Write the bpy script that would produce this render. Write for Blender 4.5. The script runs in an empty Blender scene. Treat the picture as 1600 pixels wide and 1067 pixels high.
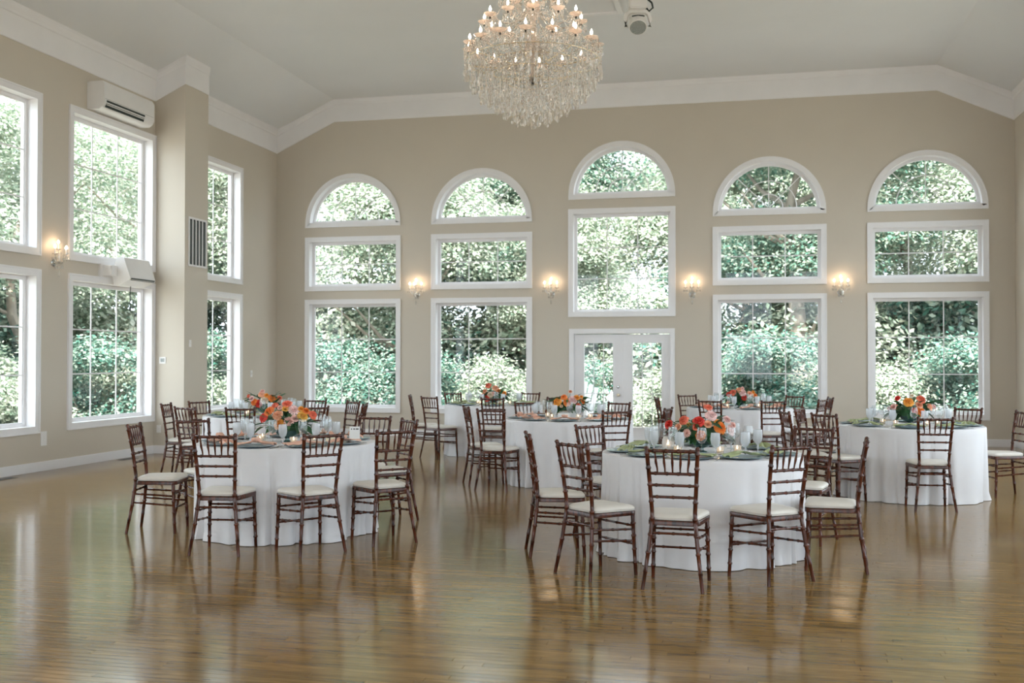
import bpy, bmesh, math, random
import numpy as np
from math import sin, cos, pi, radians as R
from mathutils import Vector, Matrix

random.seed(7)
RNG = np.random.default_rng(7)
S = bpy.context.scene
COL = S.collection

# ------------------------------------------------------------------ camera, sky, sun, exposure
cam_d = bpy.data.cameras.new('camera')
cam = bpy.data.objects.new('camera', cam_d)
COL.objects.link(cam)
cam_d.sensor_width = 36.0
cam_d.sensor_fit = 'HORIZONTAL'
cam_d.lens = 36.0 * 1641.14 / 1600.0
cam_d.clip_end = 400
cam.matrix_world = (Matrix.Translation((0, 0, 1.5)) @ Matrix.Rotation(R(12.816), 4, 'Z')
                    @ Matrix.Rotation(R(90 + 0.8967), 4, 'X') @ Matrix.Rotation(R(0.0364), 4, 'Z'))
cam_d.dof.use_dof = True
cam_d.dof.focus_distance = 9.0
cam_d.dof.aperture_fstop = 2.8
S.camera = cam

world = bpy.data.worlds.new('sky')
S.world = world
world.use_nodes = True
wn = world.node_tree
bg = wn.nodes['Background']
bg.inputs['Color'].default_value = (0.79, 0.89, 1.0, 1)
bg.inputs['Strength'].default_value = 2.2

sun_d = bpy.data.lights.new('sun', 'SUN')
sun_d.energy = 8.0
sun_d.angle = R(3)
sun_d.color = (1.0, 0.965, 0.91)
sun = bpy.data.objects.new('sun', sun_d)
COL.objects.link(sun)
sun.rotation_euler = (R(38), 0, 0)          # from behind the camera, high

vs = S.view_settings
vs.view_transform = 'Standard'
vs.look = 'None'
vs.exposure = 1.50
vs.gamma = 1.0
vs.use_curve_mapping = False
S.cycles.use_denoising = True
S.cycles.max_bounces = 10
S.cycles.diffuse_bounces = 6
S.cycles.glossy_bounces = 4
S.cycles.transmission_bounces = 6
S.cycles.transparent_max_bounces = 24
S.cycles.caustics_reflective = False
S.cycles.caustics_refractive = False
S.cycles.sample_clamp_indirect = 6.0

# ------------------------------------------------------------------ materials
MATS = {}


def mat(name, color=(.8, .8, .8), rough=.5, metal=0.0, **kw):
    m = bpy.data.materials.new(name)
    m.use_nodes = True
    b = m.node_tree.nodes['Principled BSDF']
    b.inputs['Base Color'].default_value = (*color, 1)
    b.inputs['Roughness'].default_value = rough
    b.inputs['Metallic'].default_value = metal
    for k, v in kw.items():
        b.inputs[k].default_value = v
    MATS[name] = m
    return m


def nd(m, typ, **kw):
    n = m.node_tree.nodes.new(typ)
    for k, v in kw.items():
        setattr(n, k, v)
    return n


def lk(m, a, b):
    m.node_tree.links.new(a, b)


def noisy(m, scale, c0, c1, bump=0.0, stretch=(1, 1, 1), detail=4, bscale=None):
    """procedural colour variation and fine relief on object coordinates"""
    b = m.node_tree.nodes['Principled BSDF']
    tc = nd(m, 'ShaderNodeTexCoord')
    mp = nd(m, 'ShaderNodeMapping')
    mp.inputs['Scale'].default_value = stretch
    lk(m, tc.outputs['Object'], mp.inputs['Vector'])
    no = nd(m, 'ShaderNodeTexNoise')
    no.inputs['Scale'].default_value = scale
    no.inputs['Detail'].default_value = detail
    lk(m, mp.outputs['Vector'], no.inputs['Vector'])
    cr = nd(m, 'ShaderNodeValToRGB')
    cr.color_ramp.elements[0].position = .3
    cr.color_ramp.elements[1].position = .7
    cr.color_ramp.elements[0].color = (*c0, 1)
    cr.color_ramp.elements[1].color = (*c1, 1)
    lk(m, no.outputs['Fac'], cr.inputs['Fac'])
    lk(m, cr.outputs['Color'], b.inputs['Base Color'])
    if bump:
        n2 = nd(m, 'ShaderNodeTexNoise')
        n2.inputs['Scale'].default_value = bscale or scale * 6
        n2.inputs['Detail'].default_value = 3
        lk(m, mp.outputs['Vector'], n2.inputs['Vector'])
        bp = nd(m, 'ShaderNodeBump')
        bp.inputs['Strength'].default_value = bump
        bp.inputs['Distance'].default_value = .002
        lk(m, n2.outputs['Fac'], bp.inputs['Height'])
        lk(m, bp.outputs['Normal'], b.inputs['Normal'])
    return m


M_WALL = noisy(mat('tan_wall_paint', rough=.6), 1.3, (.555, .497, .417), (.575, .515, .432), .12, bscale=180)
M_CEIL = noisy(mat('grey_white_ceiling_paint', rough=.75), 1.1, (.74, .75, .76), (.76, .77, .78), .1, bscale=150)
M_TRIM = noisy(mat('white_trim_paint', rough=.35), 3, (.78, .765, .77), (.81, .795, .80), .05)
M_PLASTIC = noisy(mat('white_plastic', rough=.3), 6, (.74, .72, .70), (.77, .75, .73), .03)
M_DARK = noisy(mat('dark_slot', rough=.6), 20, (.01, .02, .018), (.016, .026, .022), .1)
M_GREYLENS = noisy(mat('grey_lens', rough=.25), 90, (.20, .22, .21), (.38, .40, .39), .3)
M_CHROME = noisy(mat('chrome', rough=.15, metal=1), 8, (.55, .56, .56), (.62, .63, .62))
M_BRASS = noisy(mat('pale_gold', rough=.28, metal=1), 8, (.74, .62, .44), (.82, .70, .52))
M_SILVER = noisy(mat('silver_cutlery', rough=.2, metal=1), 8, (.66, .66, .66), (.72, .72, .72))
M_CUSHION = noisy(mat('ivory_vinyl', rough=.45), 9, (.66, .61, .545), (.70, .65, .585), .06, bscale=240)
M_CLOTH = noisy(mat('white_linen', rough=.85), 5, (.72, .70, .71), (.75, .735, .745), .12, bscale=600)
M_PLATE = noisy(mat('slate_blue_glaze', rough=.22), 14, (.16, .225, .255), (.20, .27, .30))
M_NAPG = noisy(mat('sage_napkin', rough=.85), 12, (.30, .345, .165), (.42, .46, .27), .2, bscale=500)
M_NAPP = noisy(mat('blush_napkin', rough=.85), 12, (.68, .38, .28), (.76, .48, .37), .2, bscale=500)
M_STEM = noisy(mat('dark_green_leaf', rough=.45), 18, (.012, .06, .022), (.03, .115, .04), .1)
M_LEAF2 = noisy(mat('mid_green_leaf', rough=.5), 18, (.04, .13, .035), (.09, .2, .06), .1)
M_TABLE = noisy(mat('folding_table_laminate', rough=.5), 8, (.5, .47, .42), (.55, .52, .46))
M_GREYMETAL = noisy(mat('grey_table_metal', rough=.4, metal=1), 8, (.3, .3, .3), (.36, .36, .36))
M_WAX = mat('candle_wax', (.85, .74, .6), .5)
M_CARD = noisy(mat('white_card', rough=.7), 20, (.76, .75, .73), (.80, .79, .77))
M_INK = mat('dark_ink', (.04, .04, .04), .8)


def wood_chair():
    m = mat('mahogany_lacquer', rough=.26)
    b = m.node_tree.nodes['Principled BSDF']
    noisy(m, 11, (.026, .0075, .0045), (.115, .028, .012), .06, stretch=(4, 4, .6))
    b.inputs['Coat Weight'].default_value = .12
    b.inputs['Coat Roughness'].default_value = .15
    b.inputs['Specular IOR Level'].default_value = .38
    return m


M_CHAIR = wood_chair()


def plank_mat(name, island):
    m = mat(name, rough=.2)
    b = m.node_tree.nodes['Principled BSDF']
    if island:
        g = nd(m, 'ShaderNodeNewGeometry'); rnd = g.outputs['Random Per Island']
    else:
        g = nd(m, 'ShaderNodeObjectInfo'); rnd = g.outputs['Random']
    tc = nd(m, 'ShaderNodeNewGeometry')
    mp = nd(m, 'ShaderNodeMapping')
    mp.inputs['Scale'].default_value = (1.6, 26, 1)
    lk(m, tc.outputs['Position'], mp.inputs['Vector'])
    comb = nd(m, 'ShaderNodeCombineXYZ')
    mul = nd(m, 'ShaderNodeMath', operation='MULTIPLY'); mul.inputs[1].default_value = 37.0
    lk(m, rnd, mul.inputs[0])
    lk(m, mul.outputs[0], comb.inputs['X'])
    lk(m, comb.outputs[0], mp.inputs['Location'])
    no = nd(m, 'ShaderNodeTexNoise')
    no.inputs['Scale'].default_value = 2.2
    no.inputs['Detail'].default_value = 6
    no.inputs['Distortion'].default_value = 1.2
    lk(m, mp.outputs[0], no.inputs['Vector'])
    ramp = nd(m, 'ShaderNodeValToRGB')
    e = ramp.color_ramp.elements
    e[0].position, e[0].color = .34, (.150, .082, .024, 1)
    e[1].position, e[1].color = .66, (.275, .162, .050, 1)
    lk(m, no.outputs['Fac'], ramp.inputs['Fac'])
    tone = nd(m, 'ShaderNodeMapRange')
    tone.inputs['To Min'].default_value = .80
    tone.inputs['To Max'].default_value = 1.18
    lk(m, rnd, tone.inputs['Value'])
    mix = nd(m, 'ShaderNodeVectorMath', operation='SCALE')
    lk(m, ramp.outputs['Color'], mix.inputs[0])
    lk(m, tone.outputs[0], mix.inputs['Scale'])
    lk(m, mix.outputs[0], b.inputs['Base Color'])
    bp = nd(m, 'ShaderNodeBump')
    bp.inputs['Strength'].default_value = .10
    bp.inputs['Distance'].default_value = .0006
    lk(m, no.outputs['Fac'], bp.inputs['Height'])
    lk(m, bp.outputs[0], b.inputs['Normal'])
    rr = nd(m, 'ShaderNodeMapRange')
    rr.inputs['To Min'].default_value = .09
    rr.inputs['To Max'].default_value = .17
    lk(m, no.outputs['Fac'], rr.inputs['Value'])
    lk(m, rr.outputs[0], b.inputs['Roughness'])
    b.inputs['Coat Weight'].default_value = .0
    b.inputs['Specular IOR Level'].default_value = .36
    b.inputs['Specular Tint'].default_value = (1.0, .92, .76, 1)
    b.inputs['Coat Roughness'].default_value = .06
    b.inputs['IOR'].default_value = 1.45
    return m


M_PLANK1 = plank_mat('oak_plank', False)
M_PLANKN = plank_mat('oak_planks', True)
M_SUBFLOOR = noisy(mat('subfloor', rough=.8), 5, (.03, .018, .01), (.045, .026, .014))


def mixmat(name, tint, transp, gloss_rough=.05, diff=None, diffw=0.0, fresnel=1.45, glossmin=0.0, transl=0.0):
    """thin see-through glass: transparent + Fresnel gloss (+ some milky diffuse)"""
    m = bpy.data.materials.new(name)
    m.use_nodes = True
    nt = m.node_tree
    nt.nodes.clear()
    out = nd(m, 'ShaderNodeOutputMaterial')
    tr = nd(m, 'ShaderNodeBsdfTransparent'); tr.inputs['Color'].default_value = (*tint, 1)
    gl = nd(m, 'ShaderNodeBsdfGlossy'); gl.inputs['Roughness'].default_value = gloss_rough
    body = tr.outputs[0]
    if diffw > 0:
        df = nd(m, 'ShaderNodeBsdfDiffuse'); df.inputs['Color'].default_value = (*diff, 1)
        d_out = df.outputs[0]
        if transl > 0:
            tl = nd(m, 'ShaderNodeBsdfTranslucent'); tl.inputs['Color'].default_value = (*diff, 1)
            mm = nd(m, 'ShaderNodeMixShader'); mm.inputs[0].default_value = transl
            lk(m, df.outputs[0], mm.inputs[1]); lk(m, tl.outputs[0], mm.inputs[2])
            d_out = mm.outputs[0]
        mx = nd(m, 'ShaderNodeMixShader'); mx.inputs[0].default_value = diffw
        lk(m, tr.outputs[0], mx.inputs[1]); lk(m, d_out, mx.inputs[2])
        body = mx.outputs[0]
    # Schlick reflectance, the same from both faces of a thin pane
    lw = nd(m, 'ShaderNodeLayerWeight'); lw.inputs['Blend'].default_value = .5
    pw = nd(m, 'ShaderNodeMath', operation='POWER'); pw.inputs[1].default_value = 5.0
    lk(m, lw.outputs['Facing'], pw.inputs[0])
    f0 = ((fresnel - 1) / (fresnel + 1)) ** 2
    mxn = nd(m, 'ShaderNodeMath', operation='MULTIPLY_ADD')
    f0 = max(f0, glossmin)
    mxn.inputs[1].default_value = 1 - f0; mxn.inputs[2].default_value = f0
    lk(m, pw.outputs[0], mxn.inputs[0])
    m2 = nd(m, 'ShaderNodeMixShader')
    lk(m, mxn.outputs[0], m2.inputs[0]); lk(m, body, m2.inputs[1]); lk(m, gl.outputs[0], m2.inputs[2])
    lk(m, m2.outputs[0], out.inputs['Surface'])
    MATS[name] = m
    return m


M_PANE = mixmat('window_glass', (.97, .985, .975), 1, .0, fresnel=1.3)
M_GOBLET = mixmat('frosted_goblet_glass', (.96, .97, .98), 1, .12, (.90, .91, .93), .30, transl=.5)
M_WINE = mixmat('clear_wine_glass', (.96, .97, .97), 1, .02, (.8, .8, .82), .05, glossmin=.05)
M_CRYSTAL = mixmat('chandelier_crystal', (.98, .97, .95), 1, .06, (.97, .90, .83), .42, fresnel=1.55, glossmin=.14, transl=.55)
M_BOBECHE = mixmat('peach_crystal_dish', (.98, .92, .87), 1, .08, (.93, .80, .71), .42, glossmin=.10, transl=.5)
M_TEALGLASS = mixmat('teal_glass_bowl', (.35, .55, .52), 1, .03, (.10, .22, .21), .55, glossmin=.06, transl=.4)
M_VOTIVE = mixmat('votive_glass', (.96, .95, .93), 1, .04, (.9, .84, .78), .22, glossmin=.06, transl=.6)
M_SCONCEX = mixmat('sconce_crystal', (.97, .97, .96), 1, .05, (.85, .83, .80), .2, glossmin=.12, transl=.4)


def emis(name, color, strength):
    m = bpy.data.materials.new(name)
    m.use_nodes = True
    b = m.node_tree.nodes['Principled BSDF']
    b.inputs['Base Color'].default_value = (*color, 1)
    b.inputs['Emission Color'].default_value = (*color, 1)
    b.inputs['Emission Strength'].default_value = strength
    MATS[name] = m
    return m


M_BULB = emis('flame_bulb', (1.0, .80, .62), 16)
M_SBULB = emis('sconce_bulb', (1.0, .72, .47), 16)
M_FLAME = emis('candle_flame', (1.0, .72, .42), 5)
M_BULBOFF = mixmat('unlit_flame_bulb', (.98, .92, .88), 1, .05, (.9, .78, .7), .4, glossmin=.06, transl=.5)


def leafmat(name, c0, c1, c2, transl=.22):
    m = bpy.data.materials.new(name)
    m.use_nodes = True
    nt = m.node_tree
    nt.nodes.clear()
    out = nd(m, 'ShaderNodeOutputMaterial')
    g = nd(m, 'ShaderNodeNewGeometry')
    ramp = nd(m, 'ShaderNodeValToRGB')
    el = ramp.color_ramp.elements
    el[0].position, el[0].color = 0, (*c0, 1)
    el[1].position, el[1].color = 1, (*c2, 1)
    mid = el.new(.5); mid.color = (*c1, 1)
    lk(m, g.outputs['Random Per Island'], ramp.inputs['Fac'])
    df = nd(m, 'ShaderNodeBsdfDiffuse'); tl = nd(m, 'ShaderNodeBsdfTranslucent')
    lk(m, ramp.outputs[0], df.inputs['Color']); lk(m, ramp.outputs[0], tl.inputs['Color'])
    mx = nd(m, 'ShaderNodeMixShader'); mx.inputs[0].default_value = transl
    lk(m, df.outputs[0], mx.inputs[1]); lk(m, tl.outputs[0], mx.inputs[2])
    lk(m, mx.outputs[0], out.inputs['Surface'])
    MATS[name] = m
    return m


M_TREE1 = leafmat('pale_tree_leaves', (.17, .245, .175), (.32, .365, .275), (.55, .55, .46))
M_TREE2 = leafmat('mid_tree_leaves', (.06, .15, .11), (.17, .255, .195), (.40, .43, .34))
M_TREE3 = leafmat('cool_shrub_leaves', (.04, .135, .10), (.15, .24, .19), (.37, .41, .335))
M_BARK = noisy(mat('bark', rough=.9), 6, (.16, .13, .10), (.26, .22, .18), .5, stretch=(1, 1, .2))
M_LAWN = noisy(mat('gravel_and_leaf_litter', rough=.9), 2.5, (.24, .23, .20), (.33, .31, .27), .5)

# ------------------------------------------------------------------ mesh helpers


class MB:
    """collects verts and faces for ONE mesh"""

    def __init__(self):
        self.v, self.f = [], []

    def add(self, v, f):
        o = len(self.v)
        self.v.extend([tuple(p) for p in v])
        self.f.extend([tuple(i + o for i in q) for q in f])
        return self

    def box(self, x0, x1, y0, y1, z0, z1):
        v = [(x0, y0, z0), (x1, y0, z0), (x1, y1, z0), (x0, y1, z0), (x0, y0, z1), (x1, y0, z1), (x1, y1, z1), (x0, y1, z1)]
        return self.add(v, [(3, 2, 1, 0), (4, 5, 6, 7), (0, 1, 5, 4), (1, 2, 6, 5), (2, 3, 7, 6), (3, 0, 4, 7)])

    def bbox(self, x0, x1, y0, y1, z0, z1, b=.005):
        """bevelled box"""
        bm = bmesh.new()
        bmesh.ops.create_cube(bm, size=1)
        for v in bm.verts:
            v.co = Vector(((x0 + x1) / 2 + v.co.x * (x1 - x0), (y0 + y1) / 2 + v.co.y * (y1 - y0), (z0 + z1) / 2 + v.co.z * (z1 - z0)))
        bmesh.ops.bevel(bm, geom=list(bm.edges), offset=b, segments=2, affect='EDGES')
        bm.verts.index_update()
        self.add([tuple(v.co) for v in bm.verts], [[v.index for v in f.verts] for f in bm.faces])
        bm.free()
        return self

    def tube(self, pts, rad, n=8, caps=True):
        pts = [Vector(p) for p in pts]
        if not hasattr(rad, '__len__'):
            rad = [rad] * len(pts)
        rings = []
        d0 = (pts[-1] - pts[0]).normalized()
        ref = Vector((0, 0, 1)) if abs(d0.z) < .8 else Vector((1, 0, 0))
        v, f = [], []
        for i, p in enumerate(pts):
            a = pts[max(i - 1, 0)]; b = pts[min(i + 1, len(pts) - 1)]
            d = (b - a)
            d = d.normalized() if d.length > 1e-9 else d0
            s = d.cross(ref)
            s = s.normalized() if s.length > 1e-6 else Vector((0, 1, 0))
            t = s.cross(d)
            for k in range(n):
                an = 2 * pi * k / n
                v.append(p + (s * cos(an) + t * sin(an)) * rad[i])
        for i in range(len(pts) - 1):
            for k in range(n):
                k2 = (k + 1) % n
                f.append((i * n + k, i * n + k2, (i + 1) * n + k2, (i + 1) * n + k))
        if caps:
            f.append(tuple(range(n - 1, -1, -1)))
            f.append(tuple((len(pts) - 1) * n + k for k in range(n)))
        return self.add(v, f)

    def lathe(self, prof, n=16, c=(0, 0, 0), caps=True):
        v, f = [], []
        for r, z in prof:
            for k in range(n):
                a = 2 * pi * k / n
                v.append((c[0] + r * cos(a), c[1] + r * sin(a), c[2] + z))
        for i in range(len(prof) - 1):
            for k in range(n):
                k2 = (k + 1) % n
                f.append((i * n + k, i * n + k2, (i + 1) * n + k2, (i + 1) * n + k))
        if caps:
            if prof[0][0] > 1e-5: f.append(tuple(range(n - 1, -1, -1)))
            if prof[-1][0] > 1e-5: f.append(tuple((len(prof) - 1) * n + k for k in range(n)))
        return self.add(v, f)

    def prism(self, poly, y0, y1):
        """polygon in (x, z) swept along y"""
        n = len(poly)
        v = [(x, y0, z) for x, z in poly] + [(x, y1, z) for x, z in poly]
        f = [tuple(range(n)), tuple(range(2 * n - 1, n - 1, -1))]
        f += [(i, i + n, (i + 1) % n + n, (i + 1) % n) for i in range(n)]
        return self.add(v, f)

    def ring(self, outer, inner, y0, y1):
        """frame between two equal-length closed contours in (x, z), swept along y"""
        n = len(outer)
        v = [(x, y0, z) for x, z in outer] + [(x, y0, z) for x, z in inner] + [(x, y1, z) for x, z in outer] + [(x, y1, z) for x, z in inner]
        f = []
        for i in range(n):
            j = (i + 1) % n
            f += [(i, j, n + j, n + i), (2 * n + j, 2 * n + i, 3 * n + i, 3 * n + j),
                  (j, i, 2 * n + i, 2 * n + j), (n + i, n + j, 3 * n + j, 3 * n + i)]
        return self.add(v, f)

    def grid(self, P):
        """P: rows x cols of points"""
        r, c = len(P), len(P[0])
        v = [p for row in P for p in row]
        f = [(i * c + j, i * c + j + 1, (i + 1) * c + j + 1, (i + 1) * c + j) for i in range(r - 1) for j in range(c - 1)]
        return self.add(v, f)

    def mesh(self, name, m, smooth=False, fix=True):
        me = bpy.data.meshes.new(name)
        me.from_pydata(self.v, [], self.f)
        if fix:
            bm = bmesh.new(); bm.from_mesh(me)
            bmesh.ops.recalc_face_normals(bm, faces=bm.faces)
            bm.to_mesh(me); bm.free()
        me.materials.append(m)
        if smooth:
            me.polygons.foreach_set('use_smooth', [True] * len(me.polygons))
            try:
                me.set_sharp_from_angle(angle=R(40))
            except Exception:
                pass
        me.update()
        return me


def obj(name, me, parent=None, loc=None, rot=None):
    if isinstance(me, tuple):
        me = me[0].mesh(name, me[1], smooth=len(me) > 2 and me[2])
    o = bpy.data.objects.new(name, me)
    COL.objects.link(o)
    if parent is not None:
        o.parent = parent
    if loc is not None: o.location = loc
    if rot is not None: o.rotation_euler = rot
    return o


def tag(o, label, cat, group=None, kind=None):
    if label: o['label'] = label
    if cat: o['category'] = cat
    if group: o['group'] = group
    if kind: o['kind'] = kind
    return o


def thing(name, label, cat, loc=(0, 0, 0), rotz=0, group=None, kind=None):
    o = bpy.data.objects.new(name, None)
    COL.objects.link(o)
    o.empty_display_size = .1
    o.location = loc
    o.rotation_euler = (0, 0, rotz)
    return tag(o, label, cat, group, kind)


def kids(o):
    return [c for c in KIDS.get(o.name, [])]


def dup(root, loc, rotz, label=None, group=None, table=None):
    """copy a thing with its parts and their sub-parts, sharing mesh data"""
    r = root.copy(); COL.objects.link(r)
    r.location = loc; r.rotation_euler = (0, 0, rotz)
    if label: r['label'] = label
    if group: r['group'] = group
    for ch in root.children:
        c = ch.copy(); COL.objects.link(c); c.parent = r
        for g in ch.children:
            d = g.copy(); COL.objects.link(d); d.parent = c
    return r


# ------------------------------------------------------------------ room shell
XL, XR, YB, YF = -9.154, 4.37, 19.207, -7.0
ZC, ZE = 6.545, 5.999           # flat ceiling height, eave height at the side walls
XCL, XCR = -7.933, 3.134        # where the ceiling starts to slope
PX, PY0, PY1 = -8.63, 14.856, 15.57      # the pier on the left wall


def wall_sheet(name, outline, holes, thick, place):
    """wall as a filled plate with real openings; 2-D outline (a, z), swept by thick, then placed by a matrix"""
    cu = bpy.data.curves.new(name, 'CURVE')
    cu.dimensions = '2D'; cu.fill_mode = 'BOTH'; cu.extrude = thick / 2
    for loop in [outline] + holes:
        sp = cu.splines.new('POLY'); sp.points.add(len(loop) - 1)
        for p, (a, z) in zip(sp.points, loop): p.co = (a, z, 0, 1)
        sp.use_cyclic_u = True
    tmp = bpy.data.objects.new(name, cu); COL.objects.link(tmp)
    dg = bpy.context.evaluated_depsgraph_get()
    me = bpy.data.meshes.new_from_object(tmp.evaluated_get(dg))
    bpy.data.objects.remove(tmp); bpy.data.curves.remove(cu)
    # curve (a, z, depth) -> local (a, -depth.., z)
    me.transform(place @ Matrix(((1, 0, 0, 0), (0, 0, 1, thick / 2), (0, 1, 0, 0), (0, 0, 0, 1))))
    me.materials.clear(); me.materials.append(M_WALL)
    o = obj(name, me)
    return tag(o, None, None, kind='structure')


WT = .24
M_BACK = Matrix.Translation((0, YB, 0))
M_LEFT = Matrix.Translation((XL, 0, 0)) @ Matrix.Rotation(R(90), 4, 'Z')      # local x -> +Y, local y (outward) -> -X
M_RIGHT = Matrix.Translation((XR, 0, 0)) @ Matrix.Rotation(R(-90), 4, 'Z')    # local x -> -Y, outward -> +X
M_FRONT = Matrix.Translation((0, YF, 0)) @ Matrix.Rotation(R(180), 4, 'Z')    # local x -> -X, outward -> -Y

CAS = .088


def rect(x0, x1, z0, z1):
    return [(x0, z0), (x1, z0), (x1, z1), (x0, z1)]


def arch(cx, hw, z0, zspring, n=28):
    r = hw
    return [(cx - hw, z0), (cx + hw, z0)] + [(cx + r * cos(pi * k / n), zspring + r * sin(pi * k / n)) for k in range(n + 1)]


BC = [-7.551, -4.967, -2.313, .318, 2.968]   # window column centres on the back wall
HW = .98
back_rects = []      # (x0, x1, z0, z1, cols, rows) outer casing size
back_arches = []
for i, c in enumerate(BC):
    if i == 2:
        back_rects.append((c - HW, c + HW, 2.263, 4.252, 3, 3))
        back_arches.append((c, HW - .005, 4.439, 5.481))
    else:
        back_rects.append((c - HW, c + HW, .45, 2.633, 3, 3))
        back_rects.append((c - HW, c + HW, 2.809, 3.854, 3, 2))
        back_arches.append((c, HW - .005, 4.054, 5.085))
DX0, DX1, DZ = BC[2] - .97, BC[2] + .97, 2.039
left_rects = []
for y0 in (4.6, 7.3, 10.02, 12.71, 15.6):
    y1 = {12.71: 14.845, 15.6: 17.753, 10.02: 12.119}.get(y0, y0 + 2.1)
    left_rects.append((y0, y1, .51, 2.66, 3, 3))
    left_rects.append((y0, y1, 2.85, 4.989, 3, 3))

CASW = .082


def hole(r):
    return rect(r[0] + CASW, r[1] - CASW, r[2] + CASW, r[3] - CASW)


def archhole(a):
    c, hw, z0, zt = a
    zs = zt - hw
    return arch(c, hw - CASW, z0 + CASW, zs)


holes_b = [hole(r) for r in back_rects] + [archhole(a) for a in back_arches] + [rect(DX0 + CASW, DX1 - CASW, -.05, DZ - CASW)]
wall_back = wall_sheet('wall_back', rect(XL - .3, XR + .3, -.2, 7.0), holes_b, WT, M_BACK)
wall_left = wall_sheet('wall_left', rect(YF - .3, YB + .05, -.2, 6.6), [hole(r) for r in left_rects], WT, M_LEFT)
right_rects = []
for y0 in (-5.9, -3.2, -.5, 2.2, 4.9, 7.6, 10.3, 13.0, 15.6):
    right_rects.append((-y0 - 2.1, -y0, .51, 2.66, 3, 3))
    right_rects.append((-y0 - 2.1, -y0, 2.85, 4.989, 3, 3))
wall_right = wall_sheet('wall_right', rect(-YB - .05, -YF + .3, -.2, 6.6), [hole(r) for r in right_rects], WT, M_RIGHT)
front_rects = []
for c in (-2.6, .1, 2.4, 5.1, 7.5):
    front_rects.append((c - 1.1, c + 1.1, .3, 2.66, 3, 3))
    front_rects.append((c - 1.1, c + 1.1, 2.85, 5.3, 3, 3))
wall_front = wall_sheet('wall_front', rect(-XR - .3, -XL + .3, -.2, 7.0), [hole(r) for r in front_rects], WT, M_FRONT)

# ceiling: flat middle, sloped sides, with thickness so the roof is solid
sl = (ZC - ZE) / (XCL - XL)
sr = (ZC - ZE) / (XR - XCR)
prof = [(XL - .35, ZE - .35 * sl), (XCL, ZC), (XCR, ZC), (XR + .35, ZE - .35 * sr)]
poly = prof + [(x, z + .25) for x, z in reversed(prof)]
ceiling = obj('ceiling', (MB().prism(poly, YF - .3, YB + .3), M_CEIL)); tag(ceiling, None, None, kind='structure')

# pier on the left wall
pm = MB().box(XL - .05, PX, PY0, PY1, -.05, 6.4)
pier = obj('wall_pier', (pm, M_WALL)); tag(pier, None, None, kind='structure')

# crown moulding
CROWN = [(.008, 0), (.016, .012), (.019, .05), (.020, .33), (.030, .342), (.034, .375), (.046, .41), (.052, .43), (.052, .48)]


def crown(name, pts, normals, dz):
    """pts: bottom line of the crown in world coords, normals: horizontal directions into the room"""
    P = []
    for off, h in CROWN:
        P.append([(p[0] + n[0] * off, p[1] + n[1] * off, p[2] + h * dz) for p, n in zip(pts, normals)])
    P.insert(0, [(p[0] - n[0] * .02, p[1] - n[1] * .02, p[2]) for p, n in zip(pts, normals)])
    o = obj(name, (MB().grid(P), M_TRIM)); return tag(o, None, None, kind='structure')


crown('trim_1', [(XL - .01, YB, 5.533), (XCL, YB, 6.112), (XCR, YB, 6.112), (XR + .01, YB, 5.533)], [(0, -1)] * 4, 1.0)
crown('trim_2', [(XL, YF, 5.544), (XL, PY0, 5.544)], [(1, 0)] * 2, 1.0)
crown('trim_3', [(XL, PY0, 5.544), (PX, PY0, 5.79), (PX, PY1, 5.79), (XL, PY1, 5.544)], [(0, -.5), (.5, -.5), (.5, .3), (0, .3)], .95)
crown('trim_4', [(XL, PY1, 5.544), (XL, YB, 5.544)], [(1, 0)] * 2, 1.0)
crown('trim_5', [(XR, YB, 5.544), (XR, YF, 5.544)], [(-1, 0)] * 2, 1.0)


def baseboard(name, x0, x1, y0, y1):
    o = obj(name, (MB().bbox(x0, x1, y0, y1, -.004, .126, .006), M_TRIM)); return tag(o, None, None, kind='structure')


baseboard('baseboard_back', XL, DX0, YB - .018, YB + .01)
baseboard('baseboard_back_right', DX1, XR, YB - .018, YB + .01)
baseboard('baseboard_left', XL - .01, XL + .018, YF, PY0)
baseboard('baseboard_left_far', XL - .01, XL + .018, PY1, YB)
baseboard('baseboard_pier', XL, PX + .018, PY0 - .018, PY0 + .01)
baseboard('baseboard_pier_side', PX - .01, PX + .018, PY0 - .018, PY1)
baseboard('baseboard_right', XR - .018, XR + .01, YF, YB)

# floor: sub-floor slab + strip planks along X
floor = obj('floor', (MB().box(XL - .2, XR + .2, YF - .2, YB + .3, -.12, -.012), M_SUBFLOOR)); tag(floor, None, None, kind='structure')
PW = .057


def plank_geo(x0, x1, y0, y1, tilt):
    b, g = .0012, .0003
    x0 += g; x1 -= g; y0 += g; y1 -= g
    za, zb = -tilt * PW / 2, tilt * PW / 2
    v = [(x0, y0, -.004), (x1, y0, -.004), (x1, y1, -.004), (x0, y1, -.004),
         (x0 + b, y0 + b, za), (x1 - b, y0 + b, za), (x1 - b, y1 - b, zb), (x0 + b, y1 - b, zb)]
    f = [(4, 5, 6, 7), (0, 1, 5, 4), (1, 2, 6, 5), (2, 3, 7, 6), (3, 0, 4, 7)]
    return v, f


cyw, syw = cos(R(12.816)), sin(R(12.816))
planks = []
ny = int((YB - YF) / PW) + 1
for j in range(ny):
    y0 = YF + j * PW
    x = XL - random.uniform(0, 1.2)
    while x < XR:
        L = random.uniform(.45, 1.7)
        x0, x1 = max(x, XL - .05), min(x + L, XR + .05)
        if x1 - x0 > .02:
            planks.append((x0, x1, y0, min(y0 + PW, YB + .1), random.gauss(0, .0010)))
        x += L


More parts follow.
